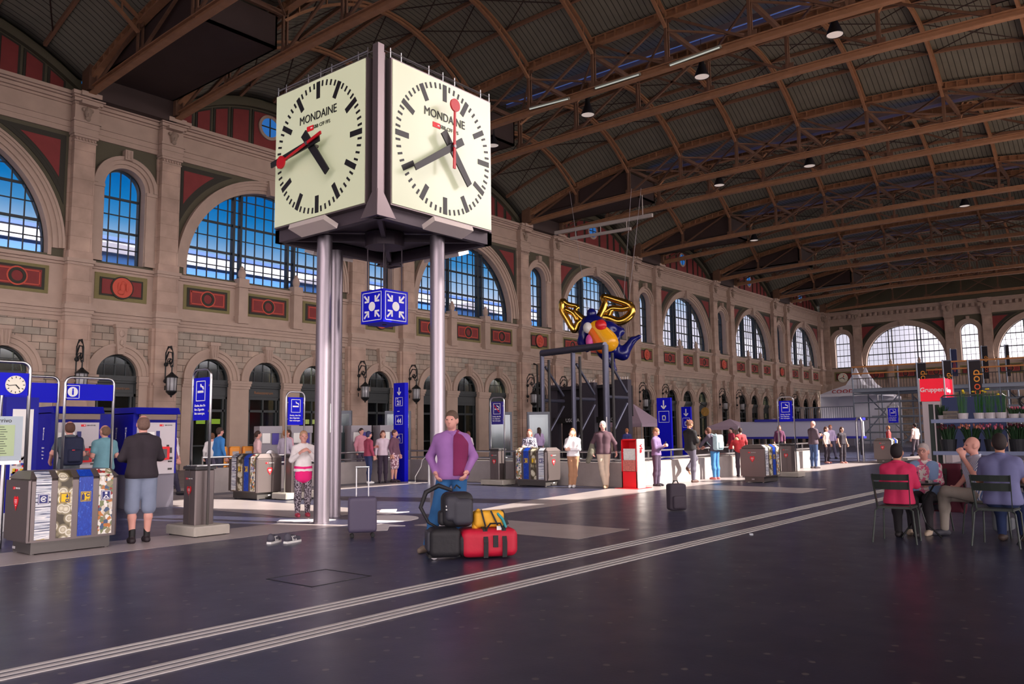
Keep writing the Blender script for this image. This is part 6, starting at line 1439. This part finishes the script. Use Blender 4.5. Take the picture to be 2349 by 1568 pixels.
        if hair == 'bun': Hh += [('c', H(0,-.1,.03), H(0,-.14,.03), .03*s, .032*s)]
        if hair == 'pony': Hh += [('c', H(0,-.1,.03), H(0,-.13,-.14), .03*s, .02*s)]
        if hair == 'fringe': Hh = [e((0,-.014,.024),(.083,.1,.085)), e((0,-.04,-.02),(.08,.07,.07)), ('-e', H(0,.08,.05), [.09*s,.12*s,.1*s], R)]
        sdf_mesh('hair', Hh, min(vox,.012), .02*s, hm, t)
    if face and vox < .02:
        m = MB()
        for x in (-.031,.031): c = H(x,.086,.008); m.ell(tuple(c),(.011*s,.011*s,.008*s),8,6)
        m.build('eyes', mat('dark_eye', S(40,30,28), .3), t, smooth=True)
        if hair:
            m = MB()
            for x in (-.032,.032): m.bar(tuple(H(x-.014,.088,.026)),tuple(H(x+.014,.088,.028)),.008*s,.005*s)
            m.build('eyebrows', hm, t)
        m = MB(); c = H(0,.083,-.058); m.ell(tuple(c),(.022*s,.012*s,.006*s),8,6); m.build('mouth', mat('lips', S(170,96,88), .6), t, smooth=True)
    if extra: extra(t, J, s)
    return t
def add_pack(col, w=.3, hgt=.44, name='backpack', z=1.2, accent=None):
    def f(t, J, s):
        c = J['chest']*.65+J['pelvis']*.35; m = mat('pack_%d_%d_%d'%tuple(col), S(*col), .75, noise=.15, nscale=12)
        b = c+V3(0,-.2,.02)*s
        sdf_mesh('backpack', [('b', b, (w/2*s-.05,.07*s-.03,hgt/2*s-.06), .06), ('b', b+V3(0,-.09,-.08)*s, (w*.36*s-.03,.02,hgt*.2*s-.02), .03)], .012, .03, m, t)
        mm = MB()
        for g in (-1,1):
            mm.tube([b+V3(g*.09,.02,.2)*s, b+V3(g*.11,.16,.27)*s, b+V3(g*.12,.31,.2)*s, b+V3(g*.13,.33,.0)*s, b+V3(g*.15,.16,-.12)*s, b+V3(g*.12,.03,-.14)*s], .02*s, 6)
        mm.build('pack_straps', m, t)
        if accent: q = MB(); q.cbox(tuple(b+V3(-.03,-.145,.02)*s),(.05,.01,.015)); q.build('pack_badge', mat('badge', S(*accent), .5), t)
    return f
def stripes_mat(name, c1, c2, sc):
    m=bpy.data.materials.new(name); m.use_nodes=True; nt=m.node_tree; L=nt.links.new; bs=nt.nodes['Principled BSDF']; bs.inputs['Roughness'].default_value=.85
    tc=N(nt,'ShaderNodeTexCoord'); w=N(nt,'ShaderNodeTexWave'); w.inputs['Scale'].default_value=sc; L(tc.outputs['Object'],w.inputs['Vector'])
    r=N(nt,'ShaderNodeValToRGB'); r.color_ramp.interpolation='CONSTANT'; e=r.color_ramp.elements; e[0].color=(*c1,1); e[1].position=.5; e[1].color=(*c2,1); L(w.outputs['Fac'],r.inputs[0]); L(r.outputs[0],bs.inputs['Base Color']); return m
def speckle_mat(name, c1, c2, sc=26):
    m=bpy.data.materials.new(name); m.use_nodes=True; nt=m.node_tree; L=nt.links.new; bs=nt.nodes['Principled BSDF']; bs.inputs['Roughness'].default_value=.85
    tc=N(nt,'ShaderNodeTexCoord'); w=N(nt,'ShaderNodeTexNoise'); w.inputs['Scale'].default_value=sc; L(tc.outputs['Object'],w.inputs['Vector'])
    r=N(nt,'ShaderNodeValToRGB'); r.color_ramp.interpolation='CONSTANT'; e=r.color_ramp.elements; e[0].color=(*c1,1); e[1].position=.5; e[1].color=(*c2,1); L(w.outputs['Fac'],r.inputs[0]); L(r.outputs[0],bs.inputs['Base Color']); return m
def face_to(dx, dy): return math.atan2(dy, dx)-PI/2      # rotation so that local +y looks along (dx, dy)
SIT = dict(pelvis=(0,0,.56), waist=(0,.0,.70), chest=(0,.03,.94), neck=(0,.02,1.09), head=(0,.045,1.24), shL=(-.168,.02,1.0), shR=(.168,.02,1.0),
  elL=(-.22,.08,.78), elR=(.22,.08,.78), wrL=(-.14,.3,.76), wrR=(.14,.3,.76), hipL=(-.09,.02,.55), hipR=(.09,.02,.55), knL=(-.12,.43,.54), knR=(.12,.43,.54), anL=(-.12,.40,.085), anR=(.12,.44,.085))
def build_people():
    PH = dict(elL=(-.2,.06,1.14), elR=(.2,.06,1.14), wrL=(-.05,.26,1.2), wrR=(.07,.26,1.2))      # both hands in front, looking at a phone
    def phone(t,J,s):
        m=MB(); c=(J['wrL']+J['wrR'])/2+V3(0,.06,.06)*s; m.cbox(tuple(c),(.07,.012,.13)); m.build('phone',BLACK,t)
    # man in purple behind the luggage
    def gilet(t,J,s):
        c,w,n=J['chest'],J['waist'],J['neck']
        P=[('c',J['pelvis']+V3(-.07,0,.0)*s,w+V3(-.06,0,0)*s,.155*s,.135*s),('c',w+V3(-.06,0,0)*s,c+V3(-.085,0,0)*s,.13*s,.142*s),('c',c+V3(-.07,0,.03)*s,n+V3(-.05,0,-.03)*s,.115*s,.07*s),('-b',V3(.5,0,1.2),(.53,.6,.8),0.0),('-b',V3(0,0,.6),(.6,.6,.36),0.0),('-c',n+V3(.02,.03,0)*s,n+V3(.0,.05,.3)*s,.08*s,.1*s)]
        sdf_mesh('maroon_gilet',P,.01,.02,mat('maroon_knit',S(120,30,80),.85),t)
        m=MB(); m.tube([n+V3(-.06,.03,.02)*s,n+V3(-.01,.07,-.03)*s,n+V3(.06,.03,.02)*s],.018,6); m.build('collar',mat('cloth_150_104_168'),t,smooth=True)
    person('man in purple shirt and blue jeans standing behind the luggage pile',(7.95,7.57,0),face_to(-.8,-.6),1.81,dict(elL=(-.27,-.06,1.16),wrL=(-.2,.1,.98),elR=(.29,-.08,1.16),wrR=(.2,.08,.97),knR=(.19,.06,.5),anR=(.3,.1,.085),toeR=(.5,1,0)),
      'pink','short',S(92,72,60),(150,104,168),'long',(40,96,150),'long',(120,104,92),yaw=-.2,vox=.0085,fat=1.12,extra=gilet)
    # man in shorts
    def socks(t,J,s):
        for q in 'LR': sdf_mesh('sock',[('c',J['an'+q],J['an'+q]+V3(0,0,.09)*s,.042*s,.043*s)],.01,.01,BLACK,t)
    person('man with dark jacket and pale grey shorts seen from behind at the ticket machine',(5.95,11.85,0),face_to(.25,1),1.83,dict(elL=(-.25,.05,1.16),elR=(.25,.05,1.16),wrL=(-.14,.25,1.12),wrR=(.14,.25,1.12),knL=(-.11,.02,.5),knR=(.11,.02,.5),anR=(.1,.03,.085)),
      'pink','fringe',S(110,84,74),(44,36,44),'long',(128,138,160),'short',(34,24,30),vox=.009,fat=1.15,extra=socks,face=False,topname='jacket',botname='shorts')
    person('young person in grey t-shirt with navy backpack, back turned, at the ticket machine',(6.82,16.4,0),face_to(.1,1),1.83,dict(elL=(-.27,.0,1.18),wrL=(-.24,.2,1.05),wrR=(.2,.25,1.15)),'pink','fringe',S(92,62,50),(94,102,110),'short',(50,56,70),vox=.011,extra=add_pack((30,36,66),.3,.5,accent=(200,40,60)),face=False)
    person('young person in pale teal t-shirt, back turned, at the ticket machine',(7.5,16.45,0),face_to(.0,1),1.76,dict(wrR=(.22,.22,1.1),wrL=(-.18,.28,1.18)),'pink','fringe',S(120,90,72),(118,168,180),'short',(60,66,90),vox=.011,yaw=.3,face=False,fat=1.05)
    person('person in white top with bright pink wrap and speckled leggings beside clock column',(9.62,13.0,0),face_to(-.5,-1),1.6,dict(elL=(-.24,.05,1.15),wrL=(-.1,.2,1.3),elR=(.24,.05,1.15),wrR=(.12,.2,1.28)),'pink','pony',S(190,150,120),(232,226,226),'long',(226,30,120),'long',(180,60,80),vox=.012,botm=speckle_mat('speckled_leggings',S(60,50,60),S(160,150,160),40),extra=lambda t,J,s: sdf_mesh('pink_wrap',[('c',J['pelvis']+V3(-.06,0,.03)*s,J['pelvis']+V3(-.06,0,-.16)*s,.125*s,.12*s),('c',J['pelvis']+V3(.06,0,.03)*s,J['pelvis']+V3(.06,0,-.16)*s,.125*s,.12*s)],.012,.03,mat('bright_pink_cloth',S(232,24,120),.8),t))
    # people along the parapet
    person('woman in white cardigan and tan trousers leaning on the parapet, hand at face',(18.85,13.35,0),face_to(-1,-.5),1.62,dict(wrR=(.06,.13,1.5),elR=(.2,.12,1.2),elL=(-.2,.1,1.12),wrL=(.05,.2,1.12),knL=(-.06,.05,.5),anL=(-.02,.05,.085),knR=(.06,.05,.5),anR=(.09,.1,.085)),'light','long',S(168,112,80),(240,236,238),'long',(178,132,100),'long',(236,236,240),vox=.013,palms={'R':(0,-1,.2)})
    def coat(t,J,s):
        sdf_mesh('carried_coat',[('c',J['wrR']+V3(.02,0,.02),J['wrR']+V3(.14,-.02,-.25),.09,.07),('c',J['elR'],J['wrR']+V3(.05,0,-.05),.06,.1)],.014,.04,mat('olive_coat',S(112,110,96),.85),t)
    person('white-haired man in brown sweater and beige trousers leaning on the parapet',(18.95,12.42,0),face_to(-1,-.55),1.8,dict(elL=(-.3,-.08,1.16),wrL=(-.33,-.02,.95),elR=(.29,-.06,1.16),wrR=(.27,.02,.95),knR=(.05,.02,.5),anR=(-.02,.05,.085),knL=(-.07,.02,.5),anL=(-.07,0,.085)),'pink','short',S(225,215,212),(86,62,72),'long',(202,184,164),'long',(190,160,130),vox=.013,fat=1.08,extra=coat,topname='sweater')
    person('woman with blonde hair and violet jacket looking down at her hands by the parapet',(20.35,11.6,0),face_to(.1,-1),1.6,PH,'light','short',S(150,108,76),(120,100,140),'long',(70,56,78),'long',(40,34,44),vox=.013,pitch=-.5,extra=phone,topname='jacket')
    def beard(t,J,s):
        phone(t,J,s); R=rotz(0)@rotx(-.6); c=J['head']+R@V3(0,.035,-.075)*s
        sdf_mesh('beard',[('e',c,[.062*s,.066*s,.05*s],R)],.01,.02,mat('beard_brown',S(96,58,42),.85),t)
    person('bearded man in black leather jacket with hair bun, one foot against the parapet, holding phone',(22.25,11.55,0),face_to(1,-.3),1.83,dict(PH,knL=(-.1,.3,.66),anL=(-.12,.0,.4),toeL=(0,.6,-.8)),'tan','bun',S(104,66,48),(30,28,32),'long',(92,88,104),'long',(84,58,52),vox=.012,pitch=-.6,extra=beard,topname='leather_jacket')
    person('person with large pale blue backpack and blue jeans leaning over the parapet rail',(24.0,11.62,0),face_to(.15,1),1.66,dict(chest=(0,.1,1.3),neck=(0,.16,1.44),head=(0,.24,1.56),shL=(-.17,.12,1.39),shR=(.17,.12,1.39),elL=(-.25,.3,1.18),elR=(.25,.3,1.18),wrL=(-.16,.48,1.05),wrR=(.16,.48,1.05)),'pink','short',S(96,60,46),(84,76,92),'long',(70,130,186),'long',(214,120,116),vox=.013,extra=add_pack((176,204,214),.36,.5),face=False)
    person('person with pale hair and red shirt bending forward over the parapet rail',(25.8,11.6,0),face_to(.8,.6),1.62,dict(waist=(0,.08,1.05),chest=(0,.28,1.16),neck=(0,.42,1.2),head=(0,.54,1.24),shL=(-.17,.36,1.2),shR=(.17,.36,1.2),elL=(-.24,.5,1.0),elR=(.24,.5,1.0),wrL=(-.14,.66,1.0),wrR=(.14,.66,1.0)),'pink','long',S(196,160,126),(214,60,66),'long',(70,58,70),'long',(60,50,60),vox=.014,face=False)
    person('bald man in dark shirt and jeans looking at his phone beside the parapet end',(32.4,11.55,0),face_to(1,-.6),1.84,PH,'pink',None,S(150,110,90),(96,80,92),'long',(62,82,122),'long',(60,50,56),vox=.015,pitch=-.5,fat=1.1,extra=phone)
    person('girl with long brown hair, white top and black jeans near the parapet end',(37.4,12.75,0),face_to(-.2,-1),1.62,None,'light','long',S(90,56,44),(226,220,224),'sleeveless',(58,50,62),'long',(220,150,140),vox=.016)
    person('girl with long dark hair in black dress beside the girl in white',(37.65,12.15,0),face_to(-.6,-1),1.6,None,'light','long',S(70,44,38),(54,48,58),'short',(54,48,58),'long',(210,150,140),vox=.016)
    person('woman in speckled grey top with folded arms behind the right-hand recycling bin by the parapet',(20.15,15.9,0),face_to(-1,-.6),1.62,dict(elL=(-.22,.06,1.14),elR=(.22,.06,1.14),wrL=(.08,.2,1.16),wrR=(-.08,.2,1.12)),'light','long',S(150,84,66),(120,120,140),'long',(60,60,80),'long',(50,44,50),vox=.014,topm=speckle_mat('speckled_knit',S(70,70,90),S(196,190,205),30))
    person('person in red hooded top and navy jeans left of the blue number totem',(17.2,19.95,0),face_to(1,-.2),1.62,dict(elL=(-.2,.08,1.14),wrL=(-.06,.26,1.2),knL=(-.08,.08,.5),anL=(-.06,.04,.085)),'pink','short',S(50,50,90),(168,70,96),'long',(48,60,104),'long',(240,240,240),vox=.014,yaw=0)
    person('person in white shirt with long brown hair left of the blue number totem',(17.75,19.9,0),face_to(-.6,-1),1.64,None,'light','long',S(96,56,50),(214,196,210),'long',(60,48,66),'long',(70,60,70),vox=.014)
    person('person in dark jacket with floral wrap next to the blue number totem',(18.1,19.75,0),face_to(.3,-1),1.66,None,'pink','short',S(90,60,58),(110,74,92),'long',(196,150,176),'skirt',(60,44,54),vox=.014,botm=speckle_mat('floral_cloth',S(120,70,90),S(226,200,210),22),botname='wrap_skirt')
    # seated at the cafe tables
    person('woman with dark hair in pink jacket seated with her back to the camera',(12.12,3.2,0),face_to(1,.05),1.66,dict(SIT,wrR=(.2,.28,.78),knR=(.1,.42,.54)),'tan','short',S(28,18,22),(206,44,92),'long',(26,22,28),'long',(30,24,28),vox=.0085,yaw=.0,face=False,fat=1.12,topname='jacket')
    def vest(t,J,s):
        sdf_mesh('open_waistcoat',[('c',J['chest']+V3(g*.12,.03,.06)*s,J['pelvis']+V3(g*.15,.08,.06)*s,.1*s,.09*s) for g in(-1,1)]+[('-c',J['chest']+V3(0,.2,.3),J['pelvis']+V3(0,.25,-.1),.12,.14)],.01,.03,mat('pale_blue_vest',S(140,170,214),.85),t)
        m=MB()
        for g in(-1,1): m.ring(J['head'][0]+g*.032*s,J['head'][2]+.008*s,.024*s,.028*s,J['head'][1]+.1*s,J['head'][1]+.106*s,0,2*PI,14)
        m.build('spectacles',DGREY,t)
    person('white-haired person with glasses and pale blue waistcoat seated facing the camera',(13.28,3.12,0),face_to(-1,.05),1.64,dict(SIT),'pink','short',S(178,166,164),(232,130,160),'long',(44,40,46),'long',(200,180,160),vox=.0085,fat=1.1,topm=speckle_mat('floral_blouse',S(226,110,150),S(235,225,220),18),extra=vest,topname='blouse')
    person('bald man in blue and white striped polo seated in profile, hand at his mouth',(13.15,2.42,0),face_to(-.55,.85),1.76,dict(SIT,elL=(-.24,.14,.84),wrL=(-.05,.2,1.08),knL=(.0,.44,.62),anL=(.22,.42,.42),toeL=(.8,.5,-.1),wrR=(.1,.26,.66)),'pink',None,S(200,180,170),(150,170,200),'short',(150,142,134),'long',(60,60,70),vox=.009,fat=1.12,topm=stripes_mat('striped_polo',S(96,120,170),S(226,226,232),16),curl=1.1,palms={'L':(.9,-.2,0)},handdir={'L':(0,.3,1)},topname='polo_shirt')
    person('man in plain blue-grey t-shirt seated with his back to the camera at the right edge',(12.42,2.02,0),face_to(1,-.05),1.82,dict(SIT,elL=(-.26,.06,.78),elR=(.26,.06,.78)),'tan','short',S(40,30,30),(108,110,152),'short',(30,46,86),'long',(70,56,52),vox=.009,fat=1.2,yaw=.25,face=False,topname='t_shirt')
    # people farther back
    R_=random.Random(5); far=[
     (13.2,21.8,'person in sky blue top standing far behind the concrete smoking post',(60,130,200),(70,70,90),0),
     (11.2,20.8,'person in mauve jacket farther back right of the ticket machines',(140,96,116),(70,66,90),1),
     (12.6,23.5,'person in pale shirt behind the orange lockers',(226,220,222),(80,76,90),2),
     (14.4,24.2,'person in white blouse right of the orange lockers',(232,228,228),(96,90,110),3),
     (17.5,24.5,'person in pink top in front of the grey ticket validators',(224,170,186),(90,80,100),1),
     (46.5,12.6,'person in bright red jacket in the far crowd, left end',(222,66,66),(60,50,60),0),
     (49.0,11.9,'person in cream coat in the far crowd beside the steel post',(226,206,200),(90,80,90),2),
     (47.5,10.3,'person in orange red top in the far crowd behind the last smoking post',(226,90,66),(70,60,80),3),
     (52.0,10.6,'person in white shirt in the far crowd below the scaffold',(228,222,222),(80,80,100),1),
     (50.0,9.2,'person in salmon jumper in the far crowd right of the smoking post',(230,130,110),(70,60,70),0),
     (44.0,8.0,'person in pale jacket with ginger hair beneath the red groups sign',(222,216,224),(96,90,110),3),
     (53.0,8.3,'person in grey hooded top at the right end of the far crowd',(150,140,156),(60,56,70),2),
     (30.5,23.5,'person in lilac jacket under the tubular frame',(170,150,190),(70,64,80),1),
     (34.6,21.3,'person in navy coat near the arrow totem',(44,50,104),(50,48,60),0),
     (38.0,17.5,'person in dark red jacket right of the stairwell',(160,44,66),(50,44,56),3),
     (41.5,16.5,'person in plum coat near the striped stall counter',(110,60,90),(60,50,64),1),
     (15.0,22.6,'person in pale pink shirt behind the sunlit recycling bin',(236,196,196),(110,100,120),2),
     (16.3,23.0,'person in grey lilac top between the validators and the clock column',(196,186,206),(90,84,110),0),
     (20.0,23.6,'person in rose jacket just right of the clock columns',(206,140,156),(80,70,90),3),
     (26.0,23.8,'person in white jumper behind the purple shirt man',(226,216,222),(90,84,110),1),
     (31.0,13.9,'person in brick red top beyond the parapet near the pale backpack',(190,70,76),(70,60,76),0),
     (43.5,14.6,'person in pale violet shirt beyond the parapet end',(186,170,206),(80,76,100),2),
     (56.0,11.4,'person in dark coat in the far crowd right of steel loop',(70,60,70),(50,46,56),3),
     (57.5,10.1,'person in scarlet jacket in the far crowd under the scaffold stairs',(226,70,60),(70,60,70),1),
     (60.0,12.8,'person in white coat in the far crowd near the counter end',(232,228,230),(90,84,96),0),
     (58.5,9.0,'person in coral shirt in the far crowd left of the white pillar',(236,140,120),(90,80,96),2)]
    hs=['short','long','pony','bun']; hc=[S(60,42,36),S(110,72,50),S(40,30,30),S(170,110,70)]
    for i,(x,y,lab,tp,bt,hk) in enumerate(far):
        w=.1+.2*R_.random(); person(lab,(x,y,0),R_.uniform(0,6.28),R_.uniform(1.6,1.82),dict(knL=(-.1,w*.6,.5),anL=(-.1,w,.085),anR=(.1,-w*.6,.1)),'pink',hs[hk],hc[(i*7)%4],tp,'long',bt,'long',(50,46,52),vox=.024,face=False)
build_hall(); build_roof(); build_floor(); build_near_side(); build_world(); build_camera()
build_clock(); build_ticket_machines(); build_left_signs(); build_totems(); build_lanterns(); build_parapet(); build_portal(); build_guardian(); build_via(); build_cafe(); build_luggage()
ORDER=('paper','cans','pet','mixed')
make_bin(ORDER,'large steel recycling bin at the left front beside the man in shorts',(4.40,11.7,0),0)
make_bin(ORDER,'steel recycling bin standing in sunlight left of the person in pink skirt',(11.45,18.4,0),-PI/2)
make_bin(ORDER[::-1],'steel recycling bin left of the woman in white cardigan',(18.6,15.25,0),-PI/2)
make_bin(ORDER,'steel recycling bin in the right middle distance beside a smoking post',(23.0,9.62,0),0)
make_bin(ORDER,'smallest and farthest steel recycling bin, behind the woman in pink jacket',(38.3,10.3,0),0)
make_smoke_post('tall smoking post with blue cigarette sign right of the man in shorts',(7.0,12.1,0),0)
make_smoke_post('smoking post with blue sign and sunlit white base left of the clock column',(12.25,16.9,0),PI/2)
make_smoke_post('smoking post with violet sign and red slash right of the purple shirt man',(18.7,15.95,0),0,True)
make_smoke_post('smoking post with blue sign beside the recycling bin in the right middle distance',(26.4,10.25,0),0)
make_smoke_post('smallest smoking post with blue sign, left of the red groups sign',(40.6,10.75,0),0)
build_far(); build_flowers(); build_people()
